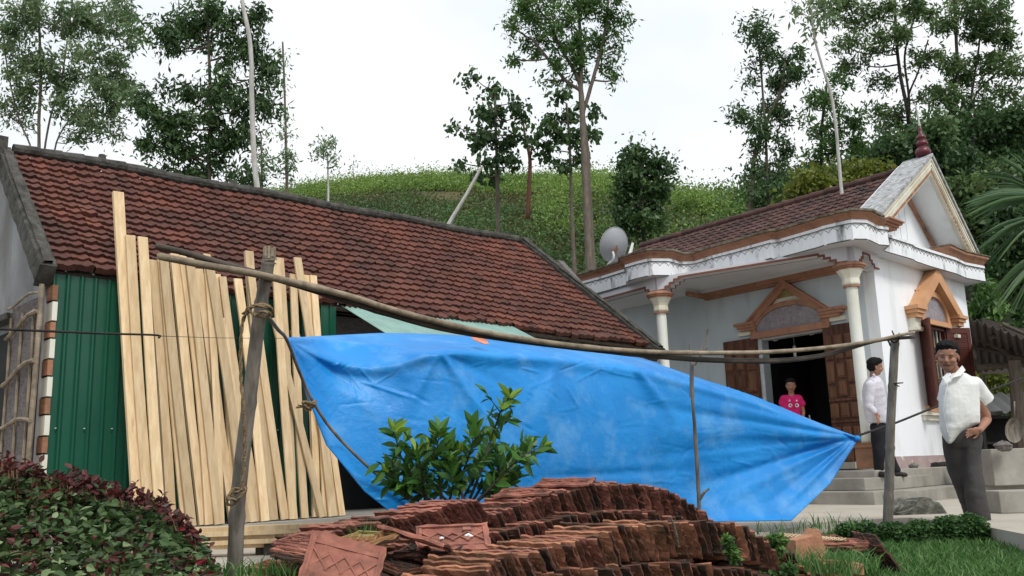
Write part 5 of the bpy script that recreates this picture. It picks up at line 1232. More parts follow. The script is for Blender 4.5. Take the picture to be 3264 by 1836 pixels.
hillveg('near_slope_shrubs',420,(.0,.16),(900,1900),.13,M['lf_dark'],'dark leafy shrubs at the foot of the slope behind the roofs',leaves=160,rad=.7,hh=.9)
hillveg('hill_scrub',5000,(.05,1.0),(1850,2800),.22,M['lf_dark'],'dark scrub covering the wooded slope behind the white house',leaves=34,rad=.9)
hillveg('bright_scrub',1100,(.0,.35),(1200,1750),.16,M['lf_mid'],'brighter green weeds on the slope above the tiled ridge',leaves=20,rad=.5)
# ================================================================ TREES
def tree(label,trunks,blobs,D,r0,leaf,size,dens,matl='bark',kind='tree',group=None,depth=.9,aspect=.34,droop=.5,seed=1,clump=.30,bare=False,noroot=False):
    rr=np.random.default_rng(seed)
    def path(pts):
        P=[]
        for p in pts: P.append(dD(p[0],p[1],D+(p[2] if len(p)>2 else 0)))
        # continue down to the ground
        if not noroot:
            e=P[0]; b=np.array([e[0],e[1],min(0,e[2]-2)]); 
            t=0
            g_=np.array([e[0],e[1],-.1 if D<26 else max(-.1,e[2]-6)]); stp=max(.4,np.linalg.norm(P[1]-P[0])); kk=int(max(1,np.linalg.norm(e-g_)//stp)); P=[g_+(e-g_)*i_/kk for i_ in range(kk)]+P
        return spline(P,60)
    q=empty(kind,dD(trunks[0][0][0],trunks[0][0][1],D),label,'tree',group)
    m=MB(); TP=[]
    for k,t in enumerate(trunks):
        P=path(t); f=1 if k==0 else .6; R=np.linspace(r0*f,r0*f*.35,len(P)); R[:4]*=1.15; m.tube(P,R,8,jit=.12); TP.append((P,R))
    allP=np.concatenate([p for p,_ in TP]); allR=np.concatenate([x for _,x in TP])
    px2m=DS/FPX*D; L_all=[];T_all=[]
    for (x,y,rx,ry) in blobs:
        c=dD(x,y,D+rr.uniform(-1,1)*rx*px2m*depth)
        d=np.linalg.norm(allP-c,axis=1)+np.clip(allP[:,2]-c[2]+ry*px2m*.3,0,None)*2.5; i=int(np.argmin(d)); s=allP[i]
        if np.linalg.norm(s-c)>.2:
            mid=(s+c)/2+np.array([0,0,-.1*np.linalg.norm(s-c)])+rr.normal(size=3)*.06*np.linalg.norm(s-c)
            P=spline([s,mid,c],10); m.tube(P,np.linspace(min(allR[i]*.6,r0*.4),r0*.09+.004,10),5)
        area=math.pi*rx*ry; n=max(5,int(area/ (clump/px2m*1.0)**2*.75)); 
        dirs=rr.normal(size=(n,3)); dirs=unit(dirs); rad=rr.random(n)**(1/2.3)
        cc=c+(CR*(dirs[:,:1]*rx)+CU*(dirs[:,1:2]*ry)+CF*(dirs[:,2:]*rx*.9))*rad[:,None]*px2m
        for j in range(0,n,2):
            e=cc[j]; mm_=c+(e-c)*.5+rr.normal(size=3)*.1*rx*px2m; m.tube([c,mm_,e],[r0*.08+.003,r0*.05+.003,.003],3,cap=False)
        nl=max(3,int(dens*area*(DS*1024/3264)**2/n* (1.0)))
        base=np.repeat(cc,nl,0)+rr.normal(size=(n*nl,3))*clump*.42*(np.repeat(.6+.8*rr.random(n),nl)[:,None])
        dd=rr.normal(size=(n*nl,3)); dd[:,2]-=droop; V=leafquads(base,size,aspect,d=dd,r=rr)
        L_all.append(V); T_all.append(np.clip(np.repeat(rr.random(n),nl)*.6+rr.random(n*nl)*.4,0,1))
    m.build('trunk',M[matl],q,smooth=True)
    if L_all: quads('crown',np.concatenate(L_all),np.concatenate(T_all),M[leaf],q)
    return q
GB='trees behind the tiled house'; GR='trees behind the white house'; GH='trees on the hill'
tree('big spreading grey green tree at the far left behind the tiled roof',[[(98,380),(98,300),(103,200),(100,100),(95,-20)],[(112,378),(128,290),(150,225),(170,100),(185,-20)],[(78,375),(48,300),(20,180),(5,60)],[(137,382),(152,335),(200,270),(250,240)]],
 [(40,70,75,80),(130,50,75,65),(220,50,85,65),(300,25,55,40),(40,180,60,60),(110,150,60,50),(175,200,55,50),(250,150,75,55),(320,180,40,45),(190,285,60,40),(265,290,65,40),(240,230,80,45),(20,290,45,45),(330,100,40,35),(330,240,35,25),(210,330,45,25),(290,340,30,14),(60,250,45,35)],21,.075,'lf_grey',.13,.55,seed=1,group=GB)
tree('tall dark leafy tree rising left of the white trunk behind the roof',[[(527,470),(525,380),(530,300),(528,200),(523,60),(525,-25)]],
 [(400,85,55,40),(455,60,50,40),(540,30,70,45),(620,50,55,45),(650,110,45,45),(430,110,40,22),(520,95,50,35),(590,130,50,35),(655,190,40,50),(470,225,60,40),(560,215,50,35),(620,260,60,45),(670,270,32,35),(345,265,50,32),(400,295,50,30),(460,320,50,35),(545,310,60,40),(385,365,48,30),(465,385,65,40),(555,370,65,45),(610,430,55,42),(500,435,65,35),(600,330,45,35),(420,420,35,25),(570,270,50,30)],19,.075,'lf_dark',.14,.54,seed=2,group=GB,droop=.8)
# bare pale trunk
q=empty('bare_trunk',dD(648,484,16.5),'long bare whitish trunk standing behind the ridge of the tiled roof','tree trunk')
m=MB(); P=spline([dD(672,1000,16.5),dD(666,830,16.5),dD(659,660,16.5),dD(655,570,16.5),dD(648,484,16.5),dD(641,420,16.5),dD(636,330,16.5),dD(633,230,16.5),dD(632,150,16.5),dD(625,80,16.5),dD(612,20,16.5),dD(606,-30,16.5)],50); m.tube(P,np.linspace(.062,.034,50),9,jit=.1); m.build('stem',M['barkpale'],q,smooth=True)
tree('slender wispy tree with bare upper stem left of the hilltop',[[(722,475),(720,400),(718,300),(714,180),(711,105)]],[(724,385,26,35),(722,430,32,26),(718,340,20,20),(714,290,13,30),(712,210,10,22),(710,140,14,20)],45,.12,'lf_grey',.22,.42,seed=3,group=GH,clump=.45)
tree('small pale tree half hidden beside the bare white trunk',[[(660,490),(658,420),(657,340)]],[(658,370,20,35),(664,415,24,30),(668,450,20,20)],44,.1,'lf_grey',.22,.5,seed=4,group=GH,clump=.45)
tree('small round crowned tree standing alone on the left hill crest',[[(826,478),(825,440),(824,385)]],[(825,358,26,22),(820,385,36,22),(830,405,24,14)],52,.11,'lf_grey',.24,.6,'barkpale',seed=5,group=GH,clump=.45)
tree('faint little shrub tree on the hill crest right of the round tree',[[(888,440),(888,425)]],[(885,415,22,12)],70,.06,'lf_grey',.25,.25,seed=6,group=GH,clump=.5)
tree('broad leaved tree with scattered dark leaf clusters mid hill',[[(1252,565),(1251,470),(1250,400),(1247,320),(1245,225)]],[(1188,190,24,18),(1240,228,26,18),(1208,288,28,18),(1290,258,28,18),(1150,320,22,14),(1250,295,42,24),(1312,285,22,22),(1240,345,50,26),(1192,333,26,12),(1295,330,24,18),(1160,410,20,12),(1245,395,42,22),(1290,405,32,18),(1220,440,40,18),(1330,350,16,14),(1268,370,30,20)],29,.10,'lf_dark',.18,.40,seed=7,aspect=.7,clump=.28,droop=1.2,group=GH)
tree('broad leaved tree partly behind the tall straight trunk',[[(1437,505),(1436,440),(1432,350),(1425,260)]],[(1382,325,36,24),(1430,275,42,24),(1400,232,25,18),(1478,330,30,28),(1435,345,40,26),(1378,375,32,22),(1460,395,28,22),(1415,410,30,20),(1490,285,24,16),(1350,345,20,14),(1400,300,30,20)],30,.10,'lf_dark',.18,.40,seed=8,aspect=.7,clump=.28,droop=1.1,group=GH)
q=empty('leaning_trunk',dD(1135,548,28),'pale leaning trunk crossing the hillside left of centre','tree trunk')
m=MB(); m.tube(spline([dD(1120,580,28),dD(1140,545,28),dD(1172,492,28),dD(1205,432,28),dD(1214,418,28)],20),np.linspace(.075,.04,20),7); m.build('stem',M['barkpale'],q,smooth=True)
q=empty('red_trunk',dD(1330,530,30),'thin reddish bare tree trunk between the two broad leaved trees','tree trunk')
m=MB(); m.tube(spline([dD(1327,550,30),dD(1331,470,30),dD(1333,400,30),dD(1322,350,30),dD(1316,305,30)],20),np.linspace(.09,.03,20),7); m.tube([dD(1333,400,30),dD(1340,360,30),dD(1352,330,30)],[.04,.02,.01],5); m.build('stem',M['barkred'],q,smooth=True)
tree('tall tree with straight bare trunk and high airy crown in the middle',[[(1482,560),(1479,470),(1475,380),(1466,300),(1460,215)],[(1466,290),(1480,240),(1500,170),(1520,90),(1530,0)],[(1462,225),(1440,170),(1410,120),(1380,50)],[(1461,215),(1462,140),(1458,60),(1450,-30)],[(1460,230),(1425,205),(1380,150),(1340,100)]],
 [(1330,40,55,50),(1400,50,60,50),(1480,35,60,50),(1545,40,35,45),(1350,100,55,35),(1420,115,60,38),(1490,110,60,40),(1550,110,25,35),(1300,150,30,16),(1395,165,35,22),(1470,170,45,28),(1525,170,30,25),(1340,-10,70,30),(1500,-15,80,30),(1290,70,30,35),(1420,200,30,14),(1375,200,18,12),(1545,200,14,16)],27,.19,'lf_mid',.15,.66,seed=9,group=GH,noroot=False)
tree('dense dark bushy tree at the foot of the slope right of the tall trunk',[[(1620,600),(1616,520),(1612,420)]],[(1590,398,42,28),(1622,425,50,35),(1595,470,50,40),(1648,470,42,36),(1615,525,48,35),(1682,425,18,16),(1570,440,26,26),(1650,410,24,20),(1590,560,40,30),(1640,560,44,30),(1600,375,22,16),(1560,500,26,26)],33,.14,'lf_dark',.17,1.1,'barkdark',seed=10,aspect=.6,group=GH,clump=.42)
tree('bright green feathery sapling thicket at the right shoulder of the hill',[[(1725,560),(1722,500)],[(1790,570),(1790,510)],[(1850,580),(1850,520)]],[(1705,505,35,30),(1745,500,38,30),(1790,515,42,30),(1835,525,40,28),(1865,540,30,28),(1760,545,50,30)],46,.08,'lf_hillup',.16,.9,seed=11,group=GH,clump=.45)
tree('tall double stemmed tree at the left end of the white house roof',[[(1888,560),(1893,450),(1900,390),(1935,290),(1962,235),(1975,160)],[(1932,500),(1928,380),(1922,280),(1912,150),(1900,60)]],
 [(1895,65,36,22),(1903,105,42,24),(1912,150,38,24),(1975,145,42,30),(2003,185,40,28),(1880,205,20,16),(1940,215,45,30),(1868,285,36,26),(1905,325,48,26),(1990,285,42,28),(1932,375,50,34),(1960,430,45,34),(1895,430,32,32),(1965,470,40,26),(1945,265,38,24),(1925,500,45,26)],25,.11,'lf_dark',.15,.8,'bark',seed=12,group=GR)
q=tree('slim bent whitish tree trunk with a wisp of leaves behind the white house roof',[[(2117,480),(2110,400),(2103,320),(2090,235),(2068,165),(2048,90),(2040,15)]],[(2040,8,38,18),(2062,55,26,24),(2015,30,24,14),(2075,20,26,18),(2045,90,12,20)],17,.055,'lf_grey',.14,.32,'barkpale',seed=13,group=GR)
tree('mid height dark tree right behind the slim bent white trunk',[[(2068,450),(2066,340),(2080,210)]],[(2100,205,36,22),(2088,265,48,34),(2140,300,46,34),(2068,330,42,30),(2110,370,55,28),(2050,395,32,22),(2150,350,40,28),(2180,390,40,28),(2040,260,20,18)],30,.11,'lf_mid',.17,.8,'barkdark',seed=14,group=GR)
tree('very tall airy tree with forked dark stems above the middle of the white house',[[(2290,370),(2283,280),(2265,190),(2255,100),(2250,-20)],[(2290,340),(2286,240),(2276,140),(2300,40),(2310,-20)],[(2284,250),(2310,180),(2335,100)]],
 [(2130,30,55,35),(2195,45,55,38),(2270,15,65,38),(2180,105,50,28),(2250,100,55,38),(2335,45,45,38),(2110,110,35,24),(2155,160,50,25),(2215,200,50,20),(2300,150,36,24),(2250,300,45,34),(2300,340,48,34),(2215,285,25,24),(2330,240,28,26),(2235,345,34,24),(2100,10,50,24)],28,.11,'lf_aca',.16,.72,'barkdark',seed=15,group=GR)
tree('very tall tree with several upright stems at the top right corner',[[(2395,290),(2408,200),(2405,90),(2400,-20)],[(2440,290),(2450,200),(2465,90),(2460,-20)],[(2450,250),(2500,190),(2560,150)]],
 [(2430,15,60,45),(2500,35,50,45),(2535,95,35,45),(2460,95,48,42),(2395,55,36,36),(2380,145,42,36),(2420,195,50,36),(2490,165,48,42),(2540,180,36,36),(2360,230,32,30),(2405,255,42,30),(2520,240,40,26),(2460,240,45,30)],27,.11,'lf_aca',.16,.8,'barkdark',seed=16,group=GR)
FS=[('dense dark tree directly behind the roof finial',[(2340,330,60,42),(2290,400,70,45),(2370,400,60,45),(2230,400,45,28),(2350,470,60,50)],24,'lf_dark'),
 ('dense dark tree at the right edge level with the gable',[(2450,320,70,50),(2530,330,60,55),(2480,400,70,55),(2560,410,60,60),(2430,440,60,50)],26,'lf_dark'),
 ('olive dense tree just right of the gable slope',[(2440,520,60,55),(2500,500,60,55),(2450,600,50,55),(2420,470,40,40)],22,'lf_aca'),
 ('shady dark tree behind the palm at the right edge',[(2530,540,60,60),(2570,620,60,60),(2520,660,55,50),(2570,720,50,50),(2500,720,40,45)],20,'lf_dark')]
for k,(lb,bl_,D,lf) in enumerate(FS):
    tree(lb,[[(bl_[0][0],860),(bl_[0][0]+5,600),(bl_[0][0],bl_[0][1]+20)]],bl_,D,.13,lf,.15,1.2,'barkdark',seed=20+k,group=GR,aspect=.55,clump=.38)
tree('yellowish climbing shrub spilling over behind the white house ridge',[[(2090,520),(2090,470)],[(2150,510),(2150,460)]],[(2025,475,38,24),(2075,460,42,24),(2125,450,42,24),(2175,445,42,24),(2060,490,45,20),(2120,480,50,22),(2215,435,36,20),(2000,495,28,16)],21,.05,'lf_yel',.12,1.2,'bark',seed=30,aspect=.7,group=GR,clump=.3)
tree('light green bush behind the right corner of the white house',[[(2470,900),(2472,780)]],[(2465,745,32,26),(2490,780,34,28),(2460,790,24,24)],19,.06,'lf_mid',.14,1.0,'bark',kind='bush',seed=31,aspect=.5,group=GR,clump=.25)
tree('yellow green bush seen under the shed roof',[[(2530,1100),(2530,980)]],[(2500,955,30,24),(2550,965,40,26),(2520,990,40,20)],20,.05,'lf_yel',.14,1.2,'bark',kind='bush',seed=32,group=GR,clump=.25)
# fan palm at the right edge
q=empty('palm',dD(2640,640,7.0),'green palm fronds reaching in from the right edge beside the gable','palm')
def frond(cx_,cy_,tips,D,wd=.02):
    m=MB(); c=dD(cx_,cy_,D)
    for (x,y) in tips:
        for s in range(3):
            e=dD(x+rng.uniform(-8,8),y+rng.uniform(-9,9),D+rng.uniform(-.3,.3)); mid=(c*.45+e*.55)+np.array([0,0,.05]); a=unit(e-c); n=unit(np.cross(a,CF+rng.normal(size=3)*.5))
            P=spline([c,mid,e],7); w_=np.array([.35,.8,1,.95,.75,.45,.05])*wd; nn=np.cross(a,n)
            m.grid(np.array([[p-n*w,p+nn*w*.35,p+n*w] for p,w in zip(P,w_)]),rng.random())
    return m.build('frond',M['lf_palm'],q)
frond(2640,490,[(2425,515),(2423,530),(2430,545),(2440,502),(2440,560),(2426,523)],6.6,.016)
frond(2640,500,[(2460,440),(2475,425),(2510,392),(2540,375),(2560,372),(2480,470)],7.0,.012)
frond(2640,540,[(2450,640),(2470,620),(2480,660),(2500,660),(2455,600)],7.0,.010)
frond(2660,620,[(2488,762),(2500,775),(2512,790),(2535,800),(2490,745),(2550,790),(2500,730),(2570,780)],6.8,.014)
m=MB(); m.tube(spline([dD(2660,500,6.8),dD(2665,800,6.8),dD(2670,1250,6.8)],12),.07,8); m.build('stem',M['bark'],q)
# ================================================================ NEAR PLANTS
# broad herb bush with red tips, bottom left
r=np.random.default_rng(5)
q=empty('herb_bush',dD(180,1560,4.3),'leafy herb bush with green and dark red leaves filling the bottom left corner','bush')
tx=[-150,0,60,150,250,340,400,450,500,550]; ty=[1140,1165,1190,1206,1232,1255,1278,1310,1370,1460]
def herb(n,lo,hi,size,asp):
    P=[];
    x=r.uniform(-150,550,n); top=np.interp(x,tx,ty)+14*np.sin(x*.045)+10*np.sin(x*.11+1)+12*abs(r.normal(size=n))**1.5; u=r.uniform(lo,hi,n)**1.3; y=top+(1530-top)*u+r.normal(size=n)*6; D=4.9-1.5*u-.5*r.random(n)*(1-u)-.0*x
    D=4.75-1.35*u+ r.normal(size=n)*.12
    return np.array([dD(a,b,c) for a,b,c in zip(x,y,D)])
def bigleaf(P,size,asp,r,flat=.8,droop=.1,d=None):   # ovate folded leaf: 2 quads
    N=len(P); 
    if d is None: d=r.normal(size=(N,3)); d[:,2]=d[:,2]*.45-droop
    d=unit(d); up=r.normal(size=(N,3))*.6; up[:,2]+=flat; side=unit(np.cross(d,up)); nn=np.cross(side,d); s=(size*(.6+.7*r.random(N)))[:,None]
    out=[P+d*s*0]; outR=[P+d*s*0]
    for f,w_,h_ in ((.14,.30,.03),(.38,.50,.06),(.62,.42,.03),(.84,.20,-.05)):
        out.append(P+d*s*f+side*s*asp*w_+nn*s*h_); outR.append(P+d*s*f-side*s*asp*w_+nn*s*h_)
    t=P+d*s-nn*s*.12
    return np.concatenate([np.stack(out+[t],1),np.stack([t]+outR[::-1],1)])
def bl(name,P,size,asp,matl,parent,r,**k):
    V=bigleaf(P,size,asp,r,**k); t=r.random(len(P)); return quads(name,V,np.concatenate([t,t]),matl,parent,nv=6)
bl('green_leaves',herb(6000,.0,1,.07,.7),.048,.66,M['lf_green'],q,r,flat=.9)
bl('green_leaves',herb(2600,.0,.5,.07,.7),.045,.6,M['lf_dark'],q,r)
P=herb(4200,.0,.95,.06,.6); k_=np.sin(P[:,0]*9+P[:,2]*7)+np.sin(P[:,0]*21+P[:,2]*17+1)+r.normal(size=len(P))*.6>.1; P=P[k_]; bl('red_leaves',P,.042,.5,M['lf_red'],q,r,flat=.5,droop=-.2)
P=np.array([dD(np.interp(i,[0,1],[30,480])+r.normal()*6,np.interp(np.interp(i,[0,1],[30,480]),tx,ty)+r.uniform(-14,14),4.5+r.normal()*.15) for i in r.random(90)]); bl('red_leaves',P,.05,.45,M['lf_red'],q,r,flat=.3,droop=-.5)
m=MB()
for k in range(70):
    x=r.uniform(-60,480); y=np.interp(x,tx,ty); D=4.6; m.tube([dD(x+r.normal()*20,1500,D-.6),dD(x+r.normal()*8,(y+1500)/2,D-.2),dD(x,y-2,D)],[.006,.004,.0025],4)
m.build('stems',M['barkred'],q)
SP=[];SD=[]
for k in range(60):
    m=MB(); x=r.uniform(0,540); y=np.interp(x,tx,ty)+10; D=4.55+r.normal()*.1; h_=r.uniform(14,46); dx=r.normal()*14; P=spline([dD(x,y+20,D),dD(x+dx*.4,y-h_*.4,D),dD(x+dx,y-h_,D)],7); m.tube(P,[.003]*4+[.002]*3,4)
    for i in range(2,7):
        for e in range(3): SP.append(P[i]); SD.append(r.normal(size=3)*np.array([1,1,.5]))
    m.build('sprig',M['barkred'],q)
SP=np.array(SP);SD=np.array(SD); V=bigleaf(SP,.036,.6,r,d=SD,flat=.6); t=r.random(len(SP)); nS=len(SP); quads('sprig_leaves',V,np.concatenate([t,t]),M['lf_red'],q,nv=6)
# citrus-like shrub behind the pile
q=empty('citrus_shrub',dD(1150,1290,5.9),'young glossy leaved shrub growing behind the tile pile in front of the tarp','shrub')
st_=[[(1080,1265),(1040,1200),(1010,1150),(990,1085)],[(1110,1265),(1105,1200),(1100,1140),(1105,1085)],[(1150,1265),(1165,1190),(1185,1130),(1190,1078)],[(1180,1260),(1215,1170),(1240,1090),(1262,1030),(1282,1000)],[(1200,1260),(1260,1200),(1310,1150),(1375,1118)],[(1090,1262),(1040,1235),(990,1215)],[(1190,1258),(1220,1215),(1270,1160),(1330,1105)],[(1130,1262),(1140,1215),(1130,1160)],[(1060,1262),(1010,1240),(985,1160)],[(1210,1250),(1260,1225),(1290,1190)],[(1160,1262),(1200,1190),(1225,1140)],[(1070,1262),(1060,1200),(1050,1140)],[(1130,1264),(1080,1220),(1045,1185)],[(1170,1262),(1140,1190),(1150,1130)],[(1200,1262),(1250,1215),(1265,1150)]]
m=MB(); LP_=[];Ld=[]
for s in st_:
    D=5.85+r.normal()*.12; P=spline([dD(x,y,D+r.normal()*.06) for x,y in s],22); m.tube(P,np.linspace(.010,.003,22),6)
    T=np.gradient(P,axis=0)
    for i in range(3,22):
        for k in range((1+i%2) if i<19 else 3):
            a=r.uniform(0,2*PI); t=unit(T[i]); x=unit(np.cross(t,[.2,.9,.1])); y=np.cross(t,x); d=unit(t*r.uniform(.35,.9)+(x*math.cos(a)+y*math.sin(a))*.8+np.array([0,0,.1])); LP_.append(P[i]); Ld.append(d)
    for i in (7,11,15):
        if r.random()<.85:
            a=r.uniform(0,2*PI); d=unit(unit(T[i])+np.array([math.cos(a),math.sin(a)*.7,0])*.9); Q=[P[i]+d*t*.16 for t in (0,.5,1)]; m.tube(Q,[.004,.003,.002],5)
            for j in range(7): LP_.append(P[i]+d*.16*(.2+.8*j/6)); Ld.append(unit(d*.6+r.normal(size=3)*.6))
m.build('stems',M['barkdark'],q)
LP_=np.array(LP_);Ld=np.array(Ld)
V=bigleaf(LP_,.105,.42,r,flat=.9,d=Ld); t=r.random(len(LP_))*.82; t[::23]=.97; quads('leaves',V,np.concatenate([t,t]),M['lf_cit'],q,nv=6)
LP2=np.array([dD(x,y,5.6) for x,y in ((1282,1000),(1284,1002),(990,1085),(996,1090),(1262,1030),(1100,1100))]); bl('young_leaves',np.repeat(LP2,2,0),.12,.4,leafmat('young leaves',(.16,.30,.03),(.25,.40,.05)),q,r,d=unit(np.array([[.8,0,.5],[-.5,.1,.8]]*6)+r.normal(size=(12,3))*.2))
# low bush by the right bamboo post
def blobbush(name,label,blobs,D,leaf,size,asp,n,group=None,cat='bush'):
    q=empty(name,dD(blobs[0][0],blobs[0][1]+30,D),label,cat,group); P=[]
    for (x,y,rx,ry) in blobs:
        k=int(n*rx*ry/1000); dr=unit(r.normal(size=(k,3)))*(r.random(k)**.4)[:,None]; s=DS/FPX*D
        P.append(dD(x,y,D)+(CR*(dr[:,:1]*rx)+CU*(dr[:,1:2]*ry)+CF*(dr[:,2:]*rx*.7))*s)
    P=np.concatenate(P); bl('leaves',P,size,asp,M[leaf],q,r,flat=.6)
    m=MB()
    for (x,y,rx,ry) in blobs:
        for k in range(6): m.tube([dD(x+r.normal()*8,y+ry+10,D),dD(x+r.normal()*rx*.6,y-ry*.6,D)],[.006,.002],4)
    m.build('stems',M['barkdark'],q); return q
blobbush('low_bush','low dark green bush round the foot of the right bamboo post',[(2200,1368,50,22),(2270,1376,60,20),(2400,1372,60,20),(2340,1385,50,14),(2460,1365,36,20),(2180,1340,42,28),(2250,1345,50,32),(2320,1340,48,32),(2390,1330,50,34),(2440,1325,45,34),(2470,1350,36,24),(2130,1335,30,20),(2350,1365,60,20)],7.9,'lf_bush',.036,.6,900)
# creeping weeds on the pile
blobbush('creeping_weed','pale green creeping weed hanging down the front row of tiles',[(1828,1360,9,12),(1838,1385,12,14),(1848,1405,12,8)],4.45,'lf_mid',.03,.7,900,cat='weed')
blobbush('creeping_weed','leafy weed growing from the right end of the tile rows',[(1955,1360,20,18),(1945,1392,22,18),(1935,1425,26,20),(1900,1440,26,14)],4.9,'lf_mid',.035,.6,500,cat='weed')
blobbush('creeping_weed','small weed sprouting through the tiles near the bottom edge right of centre',[(1985,1432,26,12),(1935,1445,20,8)],4.8,'lf_bush',.03,.6,500,cat='weed')
# grass ------------------------------------------------------------------------
def grass(name,pts,h,wd,label,matl='lf_grass',lean=.5):
    N=len(pts); a=r.uniform(0,2*PI,N); H_=h*(.5+r.random(N)); le=r.normal(size=(N,2))*lean*H_[:,None]; side=np.stack([np.cos(a),np.sin(a),0*a],1)*wd*(.6+.8*r.random(N))[:,None]
    b=pts; m_=pts+np.stack([le[:,0]*.35,le[:,1]*.35,H_*.6],1); t=pts+np.stack([le[:,0],le[:,1],H_*.95],1)
    V=np.concatenate([np.stack([b-side,b+side,m_+side*.8,m_-side*.8],1),np.stack([m_-side*.8,m_+side*.8,t+side*.1,t-side*.1],1)]); tt=r.random(N)
    o=quads(name,V,np.concatenate([tt,tt]),M[matl]); tag(o,label,'grass',None,'stuff'); return o
def gpts(n,x0,x1,y0,y1,cond=lambda x,y:True):
    P=[]; 
    X=r.uniform(x0,x1,n);Y=r.uniform(y0,y1,n); Zz=gz(X,Y)+.02*np.sin(X*1.7+np.sin(Y*2.1))*np.cos(Y*1.3)
    k=np.array([(not inpatio(a,b)) and cond(a,b) for a,b in zip(X,Y)]); return np.stack([X,Y,Zz-.01],1)[k]
grass('lawn_grass',gpts(75000,1.4,8.5,5.2,9.6),.065,.0042,'short bright green lawn grass at the bottom right')
grass('lawn_grass',gpts(9000,-3.5,1.5,4.2,7.0),.07,.004,'rough grass growing between the boards and the tile pile at bottom left')
def edgepts(n,a,b,D,dy=0):
    t=r.random(n); return np.array([dD(a[0]+(b[0]-a[0])*u,a[1]+(b[1]-a[1])*u+r.normal()*5+dy,D+r.normal()*.15) for u in t])
grass('tall_weeds',edgepts(140,(1900,1345),(2180,1320),7.8),.09,.004,'tall thin grass stalks along the edge of the patio slab',lean=.45)
grass('tall_weeds',edgepts(280,(2070,1430),(2210,1438),6.0),.10,.005,'long grass hanging over the netted tile stack',lean=.7)
grass('tall_weeds',edgepts(300,(1990,1440),(2160,1449),5.3),.12,.004,'grass in front of the brick group at the bottom edge',lean=.6)
grass('tall_weeds',edgepts(160,(560,1452),(740,1448),4.7),.08,.004,'grass tufts round the foot of the left bamboo post and small tile stack',lean=.5)
grass('tall_weeds',edgepts(90,(880,1372),(960,1378),4.9),.10,.003,'little grass tuft growing beside the fan of tiles at left',lean=.5)
# ================================================================ PEOPLE
def bake(o):
    dg=bpy.context.evaluated_depsgraph_get(); e=o.evaluated_get(dg); me=bpy.data.meshes.new_from_object(e); 
    o.modifiers.clear(); old=o.data; o.data=me; bpy.data.meshes.remove(old)
    me.polygons.foreach_set('use_smooth',np.ones(len(me.polygons),dtype=bool)); return o
def displace(o,amp,f,seed=0,ax=None):
    me=o.data; n=len(me.vertices); co=np.zeros(n*3); me.vertices.foreach_get('co',co); co=co.reshape(-1,3); no=np.zeros(n*3); me.vertices.foreach_get('normal',no); no=no.reshape(-1,3)
    r=np.random.default_rng(seed); d=np.zeros(n)
    for k in range(9):
        w_=r.normal(size=3); w_=w_/np.linalg.norm(w_)*f*r.uniform(.6,1.8); d+=np.sin(co@w_+r.uniform(0,6)+1.2*np.sin(co@(r.normal(size=3)*f*.5)))**3/9*2
    co+=no*(d*amp)[:,None]; me.vertices.foreach_set('co',co.ravel()); me.update()
def capsule(m,p0,p1,r0,r1,seg=14,squash=None):
    p0=np.array(p0,float);p1=np.array(p1,float); n=7; a=p1-p0; L_=np.linalg.norm(a); a=a/(L_+1e-9)
    P=[];R=[]
    for i in range(n): t=PI/2*(1-i/(n-1)); P.append(p0-a*r0*math.sin(t)); R.append(max(1e-3,r0*math.cos(t)))
    for i in range(n): t=PI/2*i/(n-1); P.append(p1+a*r1*math.sin(t)); R.append(max(1e-3,r1*math.cos(t)))
    P=np.array(P); up=np.array([0,0,1.]) if abs(a[2])<.9 else np.array([1.,0,0]); x=unit(np.cross(a,up)); y=np.cross(x,a); V=[]
    an=np.arange(seg)*2*PI/seg
    for p,rr_ in zip(P,R): V.append(p+np.outer(np.cos(an)*rr_,x)+np.outer(np.sin(an)*rr_,y))
    k=len(P); Fs=[(i*seg+j,i*seg+(j+1)%seg,(i+1)*seg+(j+1)%seg,(i+1)*seg+j) for i in range(k-1) for j in range(seg)]; Fs.append(tuple(range(seg))[::-1]); Fs.append(tuple((k-1)*seg+j for j in range(seg)))
    m.add(np.concatenate(V),Fs,.5)
def ellip(m,c,ax,ay,az,seg=16):
    V=[];n=10
    for i in range(n+1):
        t=PI*i/n
        for j in range(seg):
            p=2*PI*j/seg; V.append(np.array(c)+np.array(ax)*math.sin(t)*math.cos(p)+np.array(ay)*math.sin(t)*math.sin(p)+np.array(az)*math.cos(t))
    Fs=[(i*seg+j,i*seg+(j+1)%seg,(i+1)*seg+(j+1)%seg,(i+1)*seg+j) for i in range(n) for j in range(seg)]; m.add(V,Fs,.5)
def solid(m,name,matl,parent,vox,smooth=4,fac=.6):
    o=m.build(name,matl,parent); md=o.modifiers.new('r','REMESH'); md.mode='VOXEL'; md.voxel_size=vox
    if smooth: s=o.modifiers.new('s','SMOOTH'); s.iterations=smooth; s.factor=fac
    return bake(o)
def loft(m,secs,seg=24):
    """secs: (centre, half width vector, half depth vector)"""
    V=[];an=np.arange(seg)*2*PI/seg
    for c,a,b in secs: V.append(c+np.outer(np.sign(np.cos(an))*abs(np.cos(an))**.85,a)+np.outer(np.sign(np.sin(an))*abs(np.sin(an))**.85,b))
    k=len(secs); Fs=[(i*seg+j,i*seg+(j+1)%seg,(i+1)*seg+(j+1)%seg,(i+1)*seg+j) for i in range(k-1) for j in range(seg)]; Fs.append(tuple(range(seg))[::-1]); Fs.append(tuple((k-1)*seg+j for j in range(seg))); m.add(np.concatenate(V),Fs,.5)
def pxloft(m,fn,D,k,rows,dep,off=0.,tilt=0.):
    S=[]
    for i,(y,xl,xr) in enumerate(rows):
        o=off[i] if hasattr(off,'__len__') else off; d=dep[i] if hasattr(dep,'__len__') else dep
        a=fn(xl,y,o-tilt);b=fn(xr,y,o+tilt); S.append(((a+b)/2,(b-a)/2,np.array([CF[0],CF[1],0])*d))
    loft(m,S)
